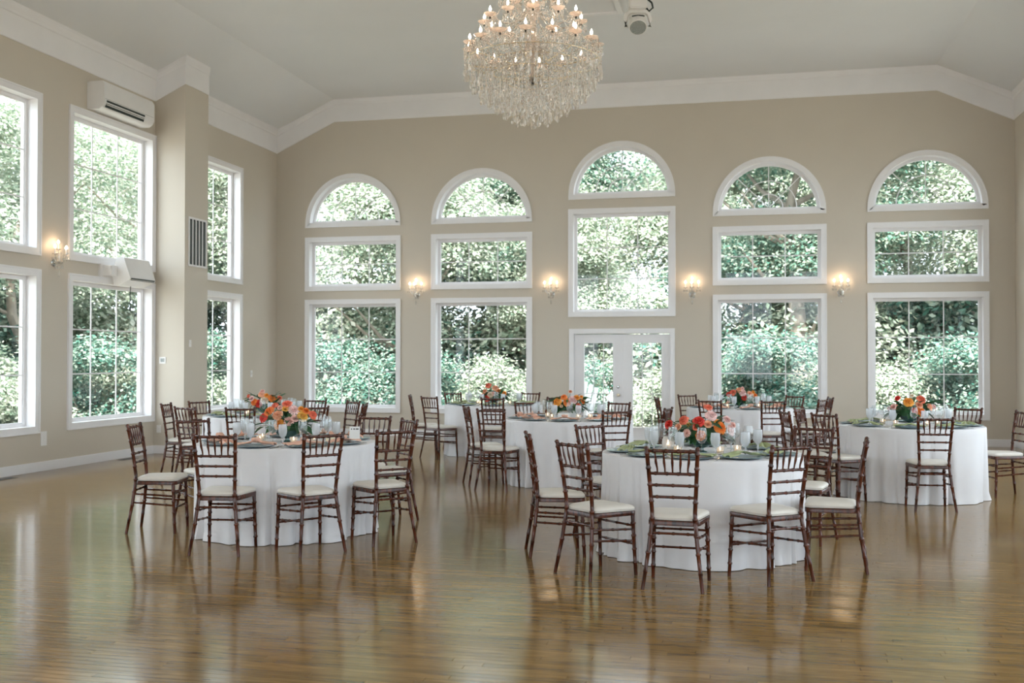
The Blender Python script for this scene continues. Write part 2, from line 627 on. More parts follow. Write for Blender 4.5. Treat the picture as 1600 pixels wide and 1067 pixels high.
def near_key(p):
    best = None
    for xx in (p[0], (p[0] + p[1]) / 2, p[1]):
        X = cyw * xx + syw * p[2]; Y = -syw * xx + cyw * p[2]
        if Y < 1: continue
        u = 1641 * X / Y; v = 533.5 - 1641 * (-1.5 / Y + .0157)
        if abs(u) < 800 and 1067 - 555 > 0 and (559 + 2462 / Y) < 1067:
            best = Y if best is None else min(best, Y)
    return best


seen = sorted([(near_key(p), i) for i, p in enumerate(planks) if p[2] > 3.5 and p[2] < 9 and near_key(p) is not None])
single = {i for _, i in seen[:296]}
rest = MB()
for i, p in enumerate(planks):
    v, f = plank_geo(*p)
    if i in single:
        cx, cy_ = (p[0] + p[1]) / 2, (p[2] + p[3]) / 2
        m = MB().add([(a - cx, b - cy_, c) for a, b, c in v], f)
        obj('plank', m.mesh('plank', M_PLANK1, fix=False), floor, (cx, cy_, 0))
    else:
        rest.add(v, f)
o = obj('planks', rest.mesh('planks', M_PLANKN, fix=False), floor); o['kind'] = 'stuff'

# ------------------------------------------------------------------ windows and doors
WN = [0]
JD = .16      # depth of the reveal


def new_window(label, M):
    WN[0] += 1
    w = thing('window_%d' % WN[0], label, 'window', kind='structure')
    w.matrix_world = M
    return w


def rect_window(r, label, M, lite=False):
    x0, x1, z0, z1, nc, nr = r
    cx, cz = (x0 + x1) / 2, z0
    w = new_window(label, M @ Matrix.Translation((cx, 0, cz)))
    W, H = (x1 - x0) / 2, z1 - z0
    o_ = rect(-W, W, 0, H)
    i_ = rect(-W + CAS, W - CAS, CAS, H - CAS)
    m = MB().ring(o_, i_, -.022, .0)
    m.ring(rect(-W - .006, W + .006, -.006, H + .006), rect(-W + .016, W - .016, .016, H - .016), -.03, 0)
    obj('casing', (m, M_TRIM), w)
    obj('jamb', (MB().ring(rect(-W + CASW, W - CASW, CASW, H - CASW), i_, -.001, JD + .07), M_TRIM), w)
    s = .042
    a0, a1, b0, b1 = -W + CAS, W - CAS, CAS, H - CAS
    g0, g1, h0, h1 = a0 + s, a1 - s, b0 + s, b1 - s
    m = MB().ring(rect(a0, a1, b0, b1), rect(g0, g1, h0, h1), JD - .03, JD + .03)
    m.ring(rect(g0 - .001, g1 + .001, h0 - .001, h1 + .001), rect(g0 + .012, g1 - .012, h0 + .012, h1 - .012), JD - .018, JD + .018)
    obj('sash', (m, M_TRIM), w)
    t = .009
    if lite:
        obj('pane', (MB().box(g0, g1, JD - .003, JD + .003, h0, h1), M_PANE), w)
        return w
    gm = {}
    dx, dz = (g1 - g0) / nc, (h1 - h0) / nr
    for k in range(1, nc):
        obj('muntin', (MB().bbox(g0 + k * dx - t, g0 + k * dx + t, JD - .008, JD + .008, h0, h1, .003), M_TRIM), w)
    for k in range(1, nr):
        obj('muntin', (MB().bbox(g0, g1, JD - .0075, JD + .0075, h0 + k * dz - t, h0 + k * dz + t, .003), M_TRIM), w)
    pm_ = MB().box(-dx / 2 + t * .7, dx / 2 - t * .7, -.003, .003, -dz / 2 + t * .7, dz / 2 - t * .7).mesh('pane', M_PANE)
    for i in range(nc):
        for j in range(nr):
            obj('pane', pm_, w, (g0 + (i + .5) * dx, JD, h0 + (j + .5) * dz))
    return w


def arch_window(a, label, M):
    c, hw, z0, zt = a
    w = new_window(label, M @ Matrix.Translation((c, 0, z0)))
    zs = zt - z0 - hw
    A = lambda d, n=28: arch(0, hw - d, d, zs, n)
    m = MB().ring(A(0), A(CAS), -.022, 0)
    m.ring(A(-.006), A(.016), -.03, 0)
    obj('casing', (m, M_TRIM), w)
    obj('jamb', (MB().ring(A(CASW), A(CAS), -.001, JD + .07), M_TRIM), w)
    s = CAS + .042
    m = MB().ring(A(CAS), A(s), JD - .03, JD + .03)
    m.ring(A(s - .001), A(s + .012), JD - .018, JD + .018)
    obj('sash', (m, M_TRIM), w)
    zb = s + .012
    Rg = hw - s - .012           # glass radius around (0, zs)
    t = .009
    cz = zb                       # sunburst centre on the bottom rail
    Re = zs + Rg - cz
    def edge(th):                 # distance from (0, cz) to the glass arc along th
        dx, dz = cos(th), sin(th)
        b = dz * (cz - zs); cc = (cz - zs) ** 2 - Rg ** 2
        return -b + math.sqrt(b * b - cc)
    r1, r2 = Re * .33, Re * .65
    for th in (R(45), R(90), R(135)):
        e = edge(th)
        obj('muntin', (MB().tube([(.02 * cos(th), JD, cz + .02 * sin(th)), (e * cos(th), JD, cz + e * sin(th))], t, 6), M_TRIM), w)
    for r in (r1, r2):
        obj('muntin', (MB().tube([(r * cos(pi * k / 24), JD, cz + r * sin(pi * k / 24)) for k in range(25)], t, 6), M_TRIM), w)
    for lo, hi in ((0, r1), (r1, r2), (r2, None)):
        for q in range(4):
            ths = [R(45 * q + 45 * k / 6) for k in range(7)]
            inn = [(lo * cos(th), cz + lo * sin(th)) for th in ths] if lo else [(0, cz)]
            out = [((hi or edge(th)) * cos(th), cz + (hi or edge(th)) * sin(th)) for th in ths]
            obj('pane', (MB().prism(inn + out[::-1], JD - .003, JD + .003), M_PANE), w)
    return w


ORD = ['first', 'second', 'third', 'fourth', 'fifth']
k = 0
for i in range(5):
    nm = ORD[i] + ' column from left, back wall'
    if i == 2:
        rect_window(back_rects[k], 'white framed square window directly above the double doors', M_BACK); k += 1
    else:
        rect_window(back_rects[k], 'tall white framed lower window, ' + nm, M_BACK)
        rect_window(back_rects[k + 1], 'wide white framed middle window, ' + nm, M_BACK); k += 2
    arch_window(back_arches[i], 'white half-round sunburst window, ' + ('highest one, above the double doors' if i == 2 else nm), M_BACK)
LN = {10.02: 'cut by the left picture edge', 12.71: 'just before the pier', 15.6: 'behind the pier, near the corner'}
for r in left_rects:
    if r[0] < 9:
        rect_window(r, 'tall white framed left wall window out of the frame, starting %s metres along, %s' % ('four' if r[0] < 5 else 'seven', 'upper' if r[2] > 2 else 'lower'), M_LEFT, True)
    else:
        rect_window(r, '%s white framed left wall window %s' % ('upper' if r[2] > 2 else 'lower', LN[r[0]]), M_LEFT)
for n, r in enumerate(right_rects):
    rect_window(r, 'white framed right wall window outside the photo, %s row, pair %s' % ('upper' if n % 2 else 'lower', ['one', 'two', 'three', 'four', 'five', 'six', 'seven', 'eight', 'nine'][n // 2]), M_RIGHT, True)
for n, r in enumerate(front_rects):
    rect_window(r, 'white framed window behind the camera, %s row, pair %s' % ('upper' if n % 2 else 'lower', ['one', 'two', 'three', 'four', 'five'][n // 2]), M_FRONT, True)

# double glazed doors
dr = thing('door_1', 'white double French doors with glass panels in back wall', 'door', kind='structure')
dr.matrix_world = Matrix.Translation((BC[2], YB, 0))
m = MB()
hw_ = .97
cp_o = [(-hw_, 0), (-hw_, DZ), (hw_, DZ), (hw_, 0)]
m.bbox(-hw_, -hw_ + CAS, -.022, .0, 0, DZ, .004).bbox(hw_ - CAS, hw_, -.022, 0, 0, DZ, .004).bbox(-hw_ + CAS - .001, hw_ - CAS + .001, -.0215, 0, DZ - CAS, DZ, .004)
obj('casing', (m, M_TRIM), dr)
m = MB().box(-hw_ + CASW, -hw_ + CAS + .004, 0, WT, 0, DZ - CASW).box(hw_ - CAS - .004, hw_ - CASW, 0, WT, 0, DZ - CASW).box(-hw_ + CASW, hw_ - CASW, 0, WT, DZ - CAS - .004, DZ - CASW).box(-hw_ + CASW, hw_ - CASW, 0, WT, -.03, .012)
obj('jamb', (m, M_TRIM), dr)
for sgn, gx0, gx1 in ((-1, -.705, -.159), (1, .193, .728)):
    lx0, lx1 = (-.874, -.006) if sgn < 0 else (.006, .874)
    leaf = obj('door_leaf', (MB().ring(rect(lx0, lx1, .016, 1.935), rect(gx0, gx1, .22, 1.78), .06, .104), M_TRIM), dr)
    obj('glass_stop', (MB().ring(rect(gx0 - .022, gx1 + .022, .198, 1.802), rect(gx0 + .006, gx1 - .006, .226, 1.774), .05, .114), M_TRIM), leaf)
    dx, dz = (gx1 - gx0) / 3, 1.56 / 5
    for k in (1, 2):
        obj('muntin', (MB().bbox(gx0 + k * dx - .007, gx0 + k * dx + .007, .074, .09, .22, 1.78, .002), M_TRIM), leaf)
    for k in (1, 2, 3, 4):
        obj('muntin', (MB().bbox(gx0, gx1, .0745, .0895, .22 + k * dz - .007, .22 + k * dz + .007, .002), M_TRIM), leaf)
    pm_ = MB().box(-dx / 2 + .006, dx / 2 - .006, -.003, .003, -dz / 2 + .006, dz / 2 - .006).mesh('pane', M_PANE)
    for i in range(3):
        for j in range(5):
            obj('pane', pm_, leaf, (gx0 + (i + .5) * dx, .082, .22 + (j + .5) * dz))
    if sgn < 0:
        kb = MB().lathe([(0, .062), (.018, .06), (.027, .048), (.027, .035), (.012, .024), (.010, .008), (.028, .006), (.028, 0)], 16)
        k_ = obj('knob', (kb, M_BRASS, True), leaf, (-.066, .06, .82), (R(90), 0, 0))
        k_['label'] = 'round brass door knob'
        db = MB().lathe([(0, .02), (.02, .018), (.026, .008), (.028, 0)], 16)
        d_ = obj('deadbolt', (db, M_CHROME, True), leaf, (-.07, .06, .965), (R(90), 0, 0))
        d_['label'] = 'round steel deadbolt plate'
obj('astragal', (MB().bbox(-.02, .02, .046, .062, .016, 1.93, .004), M_TRIM), dr)

# ------------------------------------------------------------------ fixed fittings
# wall air conditioner, left wall above the window
ac = thing('air_conditioner', 'white wall-mounted air conditioner above left wall window by pier', 'air conditioner', (XL + .002, 13.11, 5.02))
LA = 1.27
sec = [(0, 0), (.19, -.005), (.245, .03), (.275, .085), (.275, .34), (.24, .392), (0, .392)]
bm_ = MB(); n = len(sec)
bm_.add([(x, y, z) for y in (0, LA) for x, z in sec], [tuple(range(n)), tuple(range(2 * n - 1, n - 1, -1))] + [(i, (i + 1) % n, (i + 1) % n + n, i + n) for i in range(n)])
obj('body', (bm_, M_PLASTIC, True), ac)
obj('air_slot', (MB().add([(.277, .05, .125), (.277, LA - .26, .125), (.249, LA - .26, .026), (.249, .05, .026)], [(0, 1, 2, 3)]).add([(.283, .05, .12), (.283, LA - .26, .12), (.255, LA - .26, .022), (.255, .05, .022)], [(0, 1, 2, 3)]), M_DARK), ac)
for zz in (.28, .55):
    a = Vector((.284, 0, .12)).lerp(Vector((.256, 0, .024)), zz + .05)
    obj('louver', (MB().bbox(a.x - .004, a.x + .006, .06, LA - .27, a.z - .006, a.z + .006, .002), M_PLASTIC), ac)
obj('seam', (MB().bbox(.270, .2765, .02, LA - .02, .138, .142, .001), M_GREYLENS), ac)

# wedge shaped white projector on a bracket
pj = thing('wall_projector', 'white wedge-shaped wall projector on bracket between left wall windows', 'projector', (XL, 13.6, 2.56))
sec = [(.12, .0), (.20, -.005), (.38, .075), (.385, .10), (.28, .395), (.25, .41), (.15, .39), (.10, .12)]
b = MB(); n = len(sec)
b.add([(x, y, z) for y in (0, .66) for x, z in sec], [tuple(range(n)), tuple(range(2 * n - 1, n - 1, -1))] + [(i, (i + 1) % n, (i + 1) % n + n, i + n) for i in range(n)])
obj('housing', (b, M_PLASTIC), pj)
obj('front_panel', (MB().add([(.388, .03, .105), (.388, .63, .105), (.287, .63, .385), (.287, .03, .385)], [(0, 1, 2, 3)]).add([(.380, .03, .105), (.380, .63, .105), (.279, .63, .385), (.279, .03, .385)], [(3, 2, 1, 0)]), M_PLASTIC), pj)
obj('light_slot', (MB().add([(.372, .02, .066), (.372, .64, .066), (.392, .64, .098), (.392, .02, .098)], [(0, 1, 2, 3)]), M_DARK), pj)
obj('bracket_arm', (MB().bbox(.02, .18, -.16, .03, .125, .275, .008), M_PLASTIC), pj)
obj('wall_plate', (MB().bbox(-.005, .035, -.2, .2, .10, .30, .006), M_PLASTIC), pj)
obj('cable', (MB().tube([(.2, .3, .0), (.19, .3, -.12), (.185, .31, -.25), (.19, .3, -.33)], .006, 6), M_DARK), pj)
obj('cable_plug', (MB().tube([(.19, .3, -.31), (.19, .3, -.37)], .012, 8), M_DARK), pj)

# return-air grille on the pier side
gr = thing('air_grille', 'tall white louvred return-air grille on the pier side', 'vent', (PX, 14.955, 2.945))
GW, GH = .56, .78


def yz(b_):
    """local (x=along wall Y, y=-out, z) -> (out, along, z)"""
    b_.v = [(-y, x, z) for x, y, z in b_.v]
    return b_


obj('frame', (yz(MB().ring(rect(0, GW, 0, GH), rect(.03, GW - .03, .03, GH - .03), -.016, 0)), M_TRIM), gr)
obj('backing', (yz(MB().box(.03, GW - .03, -.003, 0, .03, GH - .03)), M_DARK), gr)
for k in range(5):
    x = .03 + (GW - .06) * (k + .5) / 5
    if k < 4:
        xs_ = .03 + (GW - .06) * (k + 1) / 5
        obj('mullion', (yz(MB().bbox(xs_ - .012, xs_ + .012, -.014, -.002, .03, GH - .03, .002)), M_TRIM), gr)
sl_me = yz(MB().add([(.03, -.012, -.004), (GW - .03, -.012, -.004), (GW - .03, -.002, .006), (.03, -.002, .006)], [(0, 1, 2, 3)]).add([(.03, -.0105, -.007), (GW - .03, -.0105, -.007), (GW - .03, -.001, .003), (.03, -.001, .003)], [(3, 2, 1, 0)])).mesh('slat', M_GREYLENS)
for k in range(34):
    obj('slat', sl_me, gr, (0, 0, .04 + k * .0206))


def plate_thing(name, label, cat, M, w_, h_, extras):
    t = thing(name, label, cat); t.matrix_world = M
    obj('cover_plate', (MB().bbox(-w_ / 2, w_ / 2, -.008, .001, -h_ / 2, h_ / 2, .002), M_PLASTIC), t)
    for nm, x0, x1, z0, z1, d_, mm in extras:
        obj(nm, (MB().bbox(x0, x1, -.008 - d_, -.006, z0, z1, .0015), mm), t)
    return t


OUT = [('socket', -.017, .017, .008, .036, .003, M_PLASTIC), ('socket', -.017, .017, -.036, -.008, .003, M_PLASTIC),
       ('screw', -.003, .003, -.003, .003, .002, M_CHROME)]
plate_thing('wall_outlet', 'white duplex wall outlet below gap between left wall windows', 'outlet', M_LEFT @ Matrix.Translation((12.226, 0, .428)), .12, .19, OUT)
plate_thing('wall_outlet', 'white duplex wall outlet low on the pier front', 'outlet', Matrix.Translation((-9.06, PY0, .385)), .075, .12, OUT)
plate_thing('light_switch', 'white light switch on left wall between window and back corner', 'switch', M_LEFT @ Matrix.Translation((18.157, 0, 1.2)), .08, .125, [('toggle', -.008, .008, -.014, .018, .008, M_PLASTIC)])
plate_thing('thermostat', 'small white square thermostat with grey screen on pier front', 'thermostat', Matrix.Translation((-9.0, PY0, 1.46)), .115, .105, [('screen', -.032, .032, -.026, .030, .003, M_GREYLENS), ('bezel', -.052, .052, -.046, -.032, .004, M_PLASTIC)])
plate_thing('wall_sensor', 'small white wall sensor on pier side below the grille', 'sensor', Matrix.Translation((PX, 15.03, 1.726)) @ Matrix.Rotation(R(90), 4, 'Z'), .07, .11, [('toggle', -.006, .006, -.012, .014, .006, M_PLASTIC)])
for y0, lab in ((11.1, 'dark metal floor register along left baseboard at picture edge'), (13.75, 'dark metal floor register by left baseboard beneath the second window')):
    t = thing('floor_register', lab, 'floor vent', (XL + .10, y0, .0))
    obj('frame', (MB().ring([(0, 0), (.12, 0), (.12, .36), (0, .36)], [(.012, .012), (.108, .012), (.108, .348), (.012, .348)], 0, .004), M_GREYMETAL), t, rot=(R(-90), 0, 0))
    t.children[0].rotation_euler = (0, 0, 0)
    me = t.children[0].data
    for v_ in me.vertices:
        v_.co = (v_.co.x, v_.co.z, v_.co.y + .0005)
    obj('grate', (MB().box(.012, .108, .012, .348, .0005, .0025), M_DARK), t)
    for k in range(6):
        obj('bar', (MB().box(.012, .108, .05 + k * .05, .062 + k * .05, .001, .004), M_GREYMETAL), t)

# ceiling hatch
ht = thing('ceiling_hatch', 'white framed attic hatch in the ceiling behind the chandelier', 'hatch', (-2.27, 14.72, ZC))
obj('frame', (MB().add([], []), M_TRIM) if False else (lambda m_: (setattr(m_, 'v', [(x, z, y) for x, y, z in m_.v]), (m_, M_TRIM))[1])(MB().ring(rect(-.47, .47, -.6, .5), rect(-.39, .39, -.52, .42), -.028, .0)), ht)
obj('panel', (MB().box(-.39, .39, -.52, .42, -.006, 0.0), M_CEIL), ht)

# moving-head light on the ceiling
mh = thing('moving_head_light', 'white moving-head stage light clamped to the ceiling', 'stage light', (-1.52, 14.55, ZC - .004), R(10))
mh.scale = (.86,) * 3
obj('base', (MB().bbox(-.145, .145, -.13, .13, -.24, -.03, .02), M_PLASTIC), mh)
obj('clamp', (MB().bbox(-.09, .09, -.06, .06, -.04, .001, .006).bbox(.1, .15, -.05, .05, -.05, -.0, .01), M_DARK), mh)
obj('cable', (MB().tube([(.15, -.05, -.08), (.22, -.05, -.14), (.24, -.04, -.22), (.18, -.03, -.27), (.14, -.02, -.22)], .016, 8), M_DARK), mh)
obj('yoke', (MB().tube([(-.19, 0, -.52), (-.20, 0, -.40), (-.18, 0, -.31), (-.12, 0, -.265), (.12, 0, -.265), (.18, 0, -.31), (.20, 0, -.40), (.19, 0, -.52)], [.03, .035, .04, .04, .04, .04, .035, .03], 10), M_PLASTIC, True), mh)
hd = obj('head', (MB().lathe([(.0, .17), (.09, .165), (.135, .12), (.15, .05), (.152, -.06), (.145, -.085), (.13, -.09)], 28), M_PLASTIC, True), mh, (0, 0, -.47), (R(-38), 0, 0))
obj('lens', (MB().lathe([(.13, -.088), (.13, -.094), (.05, -.10), (0, -.10)], 28), M_GREYLENS), hd)
obj('air_slot', (MB().tube([(.105 * sin(a) * 1.25, -.151 + .045 * (1 - cos(a)), .02) for a in [R(d) for d in range(-50, 51, 10)]], .011, 6), M_DARK), hd)

# ------------------------------------------------------------------ crystal chandelier
ch = thing('chandelier', 'large tiered crystal chandelier with lit flame bulbs hanging from ceiling', 'chandelier', (-2.405, 11.63, 0))
obj('stem', (MB().lathe([(.012, ZC), (.07, ZC - .01), (.075, ZC - .05), (.02, ZC - .08), (.016, 6.05), (.06, 6.0), (.07, 5.9), (.03, 5.82), (.03, 5.6), (.075, 5.54), (.08, 5.44), (.035, 5.36), (.035, 5.15), (.09, 5.08), (.09, 4.98), (.03, 4.9), (.022, 4.74), (.05, 4.70), (.05, 4.655), (.012, 4.62), (.008, 4.55)], 14), M_BOBECHE, True), ch)
obj('finial', (MB().lathe([(.012, 4.70), (.03, 4.68), (.034, 4.655), (.018, 4.63), (.01, 4.58), (0, 4.56)], 12), M_DARK, True), ch)
bub = MB().lathe([(0, .062), (.004, .05), (.011, .034), (.0145, .02), (.012, .006), (.007, 0)], 10).mesh('bulb', M_BULB, True)
bub_off = MB().lathe([(0, .07), (.004, .055), (.011, .036), (.0145, .02), (.012, .006), (.007, 0)], 10).mesh('bulb', M_BULBOFF, True)
slv = MB().lathe([(.0085, 0), (.0085, .055), (.006, .057)], 8).mesh('candle_sleeve', M_CRYSTAL, True)
dish = MB().lathe([(.006, -.014), (.024, -.010), (.055, .004), (.074, .022), (.075, .025), (.055, .010), (.012, .0)], 14).mesh('bobeche', M_BOBECHE, True)
cupm = MB().lathe([(.004, -.028), (.012, -.02), (.010, -.008), (.006, 0)], 8).mesh('arm_cup', M_DARK, True)


def prism_drop(L, w, n=6):
    return [(0, 0), (w * .5, -L * .12), (w, -L * .62), (w * .55, -L * .88), (0, -L)]


def arm_ring(r, zb, n, z_hub, ph, off=()):
    """arms rising in an S from the stem to a candle at radius r, bulb base at zb"""
    zc = zb - .06
    pts = []
    for k in range(15):
        t = k / 14
        rr = .04 + (r - .04) * (t ** .9)
        zz = z_hub + (zc - .03 - z_hub) * t - .17 * sin(pi * min(t * 1.12, 1)) * (1 - .2 * t) * (r / .73)
        pts.append((rr, 0, zz))
    am = MB().tube(pts, .008, 7)
    # small rope rings twisted along the arm
    for k in range(2, 14, 2):
        p = pts[k]
        am.lathe([(.0, .012), (.013, 0), (0, -.012)], 6, p)
    am = am.mesh('arm', M_CRYSTAL, True)
    for i in range(n):
        a = 2 * pi * (i + ph) / n
        A = obj('arm', am, ch, (0, 0, 0), (0, 0, a))
        obj('bobeche', dish, A, (r, 0, zc))
        obj('arm_cup', cupm, A, (r, 0, zc - .01))
        obj('candle_sleeve', slv, A, (r, 0, zc))
        lit = i not in off
        o_ = obj('bulb', bub if lit else bub_off, A, (r, 0, zb - .006))
        if not lit: o_['label'] = 'unlit flame bulb'


arm_ring(.735, 5.07, 16, 5.05, .25, off=(1, 0))
arm_ring(.55, 5.36, 12, 5.45, .4)
arm_ring(.34, 5.68, 8, 5.8, .1)
arm_ring(.17, 5.95, 5, 6.0, .3)
# gilt hoops that carry the drops
for rr, zz in ((.755, 4.86), (.60, 4.80), (.44, 4.72), (.29, 4.62)):
    obj('hoop', (MB().tube([(rr * cos(2 * pi * k / 48), rr * sin(2 * pi * k / 48), zz) for k in range(49)], .0045, 6, False), M_BRASS), ch)
# wheel spokes to the lower hoops
for k in range(8):
    a = pi * k / 4
    obj('spoke', (MB().tube([(.03 * cos(a), .03 * sin(a), 4.98), (.3 * cos(a), .3 * sin(a), 4.80), (.755 * cos(a), .755 * sin(a), 4.86)], .006, 6), M_BRASS), ch)


def strand_mesh(L, drop, beads):
    m_ = MB()
    z = 0
    bl = (L - drop) / max(beads, 1)
    for b_ in range(beads):
        w_ = .0085
        m_.lathe([(0, z), (w_, z - bl * .5), (0, z - bl)], 5, caps=False)
        z -= bl
    m_.lathe([(0, z), (.010, z - drop * .12), (.020, z - drop * .66), (.011, z - drop * .9), (0, z - drop)], 6, caps=False)
    return m_.mesh('crystal_strand', M_CRYSTAL)


# (radius, top z, length, how many)
for rr, zt, L, n in ((.775, 5.00, .33, 62), (.70, 4.90, .36, 52), (.60, 4.82, .40, 46), (.50, 4.76, .40, 38), (.40, 4.70, .42, 32), (.30, 4.64, .42, 26), (.20, 4.56, .40, 18), (.10, 4.48, .34, 9), (.0, 4.4, .28, 1)):
    sm = [strand_mesh(L * q, .085, 7) for q in (.93, 1.0, 1.07)]
    for k in range(n):
        a = 2 * pi * (k + random.random() * .3) / n
        obj('crystal_strand', sm[k % 3], ch, (rr * cos(a), rr * sin(a), zt), (0, 0, a))
# garlands of beads and rosette crystals between the tiers: far too many to count
gm_ = MB()


def bead(x, y, z, w_):
    gm_.add([(x + w_, y, z), (x, y + w_, z), (x - w_, y, z), (x, y - w_, z), (x, y, z + w_ * 1.25), (x, y, z - w_ * 1.25)],
            [(0, 1, 4), (1, 2, 4), (2, 3, 4), (3, 0, 4), (1, 0, 5), (2, 1, 5), (3, 2, 5), (0, 3, 5)])


def swag(p, q, sag, n, w_):
    for k in range(n + 1):
        t = k / n
        bead(p[0] + (q[0] - p[0]) * t, p[1] + (q[1] - p[1]) * t, p[2] + (q[2] - p[2]) * t - sag * 4 * t * (1 - t), w_)


def rp(r, a, z):
    return (r * cos(a), r * sin(a), z)


tiers = [(.735, 5.0, 16, .25), (.55, 5.29, 12, .4), (.34, 5.61, 8, .1), (.17, 5.88, 5, .3)]
for ti, (r, z, n, ph) in enumerate(tiers):
    for i in range(n):
        a0, a1 = 2 * pi * (i + ph) / n, 2 * pi * (i + 1 + ph) / n
        swag(rp(r, a0, z), rp(r, a1, z), .10, 13, .009)
        swag(rp(r * .93, a0, z - .02), rp(r * .93, a1, z - .02), .18, 14, .009)
        for q in range(7):     # drops under each dish
            aa = 2 * pi * q / 7
            x, y, zz = rp(r, a0, z)
            x += .055 * cos(aa); y += .055 * sin(aa)
            bead(x, y, zz - .012, .007); bead(x, y, zz - .034, .008)
            gm_.add([(x + .010, y, zz - .075), (x, y + .010, zz - .075), (x - .010, y, zz - .075), (x, y - .010, zz - .075), (x, y, zz - .045), (x, y, zz - .108)],
                    [(0, 1, 4), (1, 2, 4), (2, 3, 4), (3, 0, 4), (1, 0, 5), (2, 1, 5), (3, 2, 5), (0, 3, 5)])
        if ti + 1 < len(tiers):
            r2, z2, n2, ph2 = tiers[ti + 1]
            swag(rp(r, a0, z - .01), rp(r2 * .9, a0, z2 + .02), .08, 14, .008)
        for q in range(22):    # loose sparkle drops along the arms
            t = random.uniform(.25, .95)
            aa = a0 + random.uniform(-.15, .15)
            rr = r * t
            zz = z - .03 - .13 * sin(pi * t) + random.uniform(-.05, .09)
            x, y, _ = rp(rr, aa, 0)
            bead(x, y, zz, random.uniform(.008, .016))
            bead(x, y, zz - .035, random.uniform(.007, .012))
for i in range(32):
    a0, a1 = 2 * pi * i / 32, 2 * pi * (i + 1) / 32
    swag(rp(.765, a0, 4.99), rp(.765, a1, 4.99), .05, 7, .008)
o = obj('crystal_garlands', gm_.mesh('crystal_garlands', M_CRYSTAL, fix=False), ch); o['kind'] = 'stuff'

# ------------------------------------------------------------------ wall sconces
SB = MB().lathe([(0, .05), (.004, .042), (.012, .03), (.0165, .018), (.013, .005), (.008, 0)], 10).mesh('bulb', M_SBULB, True)
SSL = MB().lathe([(.009, 0), (.009, .085), (.007, .087)], 8).mesh('candle_sleeve', M_PLASTIC, True)
SD = MB().lathe([(.006, -.010), (.03, .0), (.042, .012), (.03, .004), (.008, .002)], 12).mesh('bobeche', M_SCONCEX, True)
DROP = MB().lathe([(0, 0), (.004, -.012), (0, -.024), (.012, -.05), (.008, -.07), (0, -.078)], 6, caps=False).mesh('crystal_drop', M_SCONCEX)


def sconce(label, M, first=[None]):
    if first[0] is not None:
        t = first[0].copy(); COL.objects.link(t)
        t.matrix_world = M; t['label'] = label
        for c_ in first[0].children:
            d_ = c_.copy(); COL.objects.link(d_); d_.parent = t
            for g_ in c_.children:
                e_ = g_.copy(); COL.objects.link(e_); e_.parent = d_
        return t
    t = thing('wall_sconce', label, 'wall lamp', group='crystal candle sconces')
    t.matrix_world = M
    first[0] = t
    obj('back_plate', (MB().lathe([(.055, 0), (.055, .008), (.035, .018), (.02, .02), (.0, .02)], 18), M_CHROME, True), t, (0, .001, 0), (R(90), 0, 0))
    obj('bowl', (MB().lathe([(.0, -.05), (.02, -.045), (.05, -.01), (.055, .006), (.03, .0), (.012, .02), (.012, .10), (0, .10)], 16), M_SCONCEX, True), t, (0, -.09, .0))
    obj('bracket', (MB().tube([(0, 0, 0), (0, -.05, -.02), (0, -.09, -.01)], .012, 8), M_CHROME, True), t)
    for ax, ay, az in ((-.115, -.11, .10), (.115, -.11, .10), (0, -.20, .09), (0, -.075, .17)):
        pts = [(0, -.09, 0)] if az < .15 else [(0, -.08, .05)]
        p0 = Vector(pts[0]); p1 = Vector((ax, ay, az))
        path = [p0.lerp(p1, k / 8) + Vector((0, 0, -.05 * sin(pi * k / 8) * (1 if az < .15 else 0))) for k in range(9)]
        A = obj('arm', (MB().tube(path, .0065, 7), M_SCONCEX, True), t)
        obj('bobeche', SD, A, (ax, ay, az)); obj('candle_sleeve', SSL, A, (ax, ay, az)); obj('bulb', SB, A, (ax, ay, az + .086))
        for q in range(4):
            aa = 2 * pi * q / 4 + .4
            obj('crystal_drop', DROP, A, (ax + .036 * cos(aa), ay + .036 * sin(aa), az + .004))
    for q in range(6):
        aa = 2 * pi * q / 6
        obj('crystal_drop', DROP, t, (.045 * cos(aa), -.09 + .045 * sin(aa), -.01))
    obj('crystal_drop', (MB().lathe([(0, 0), (.006, -.03), (0, -.06), (.018, -.11), (.012, -.14), (0, -.155)], 8, caps=False), M_SCONCEX), t, (0, -.09, -.045))
    return t


for x, z, lab in ((-6.23, 2.71, 'between first and second window columns'), (-3.61, 2.69, 'left of the square window over the doors'), (-1.03, 2.66, 'right of the square window over the doors'), (1.535, 2.65, 'between fourth and fifth window columns')):
    sconce('lit crystal candle sconce on back wall, ' + lab, Matrix.Translation((x, YB, z)))
sconce('lit crystal candle sconce between the left wall windows', M_LEFT @ Matrix.Translation((12.40, 0, 2.78)))

# ------------------------------------------------------------------ chairs


def bamboo(pts, r, nodes, n=8, taper=None):
    """bamboo-turned rod along a polyline: ring knots at the given fractions"""
    P = [Vector(p) for p in pts]
    seg = [(P[i + 1] - P[i]).length for i in range(len(P) - 1)]
    T = sum(seg)

    def at(t):
        d = t * T
        for i, s_ in enumerate(seg):
            if d <= s_ or i == len(seg) - 1:
                return P[i].lerp(P[i + 1], min(max(d / s_, 0), 1))
            d -= s_
    e = .006 / T
    ts = {0: 1.0, 1: 1.0}
    acc = 0
    for s_ in seg[:-1]:
        acc += s_; ts[round(acc / T, 5)] = 1.0
    for q in nodes:
        for dt, k_ in ((-1.6 * e, 1.0), (-.7 * e, 1.32), (.7 * e, 1.32), (1.6 * e, 1.0)):
            ts[round(min(max(q + dt, 0), 1), 5)] = k_
    keys = sorted(ts)
    tp = taper or (lambda t: 1)
    return MB().tube([at(t) for t in keys], [r * ts[t] * tp(t) for t in keys], n)


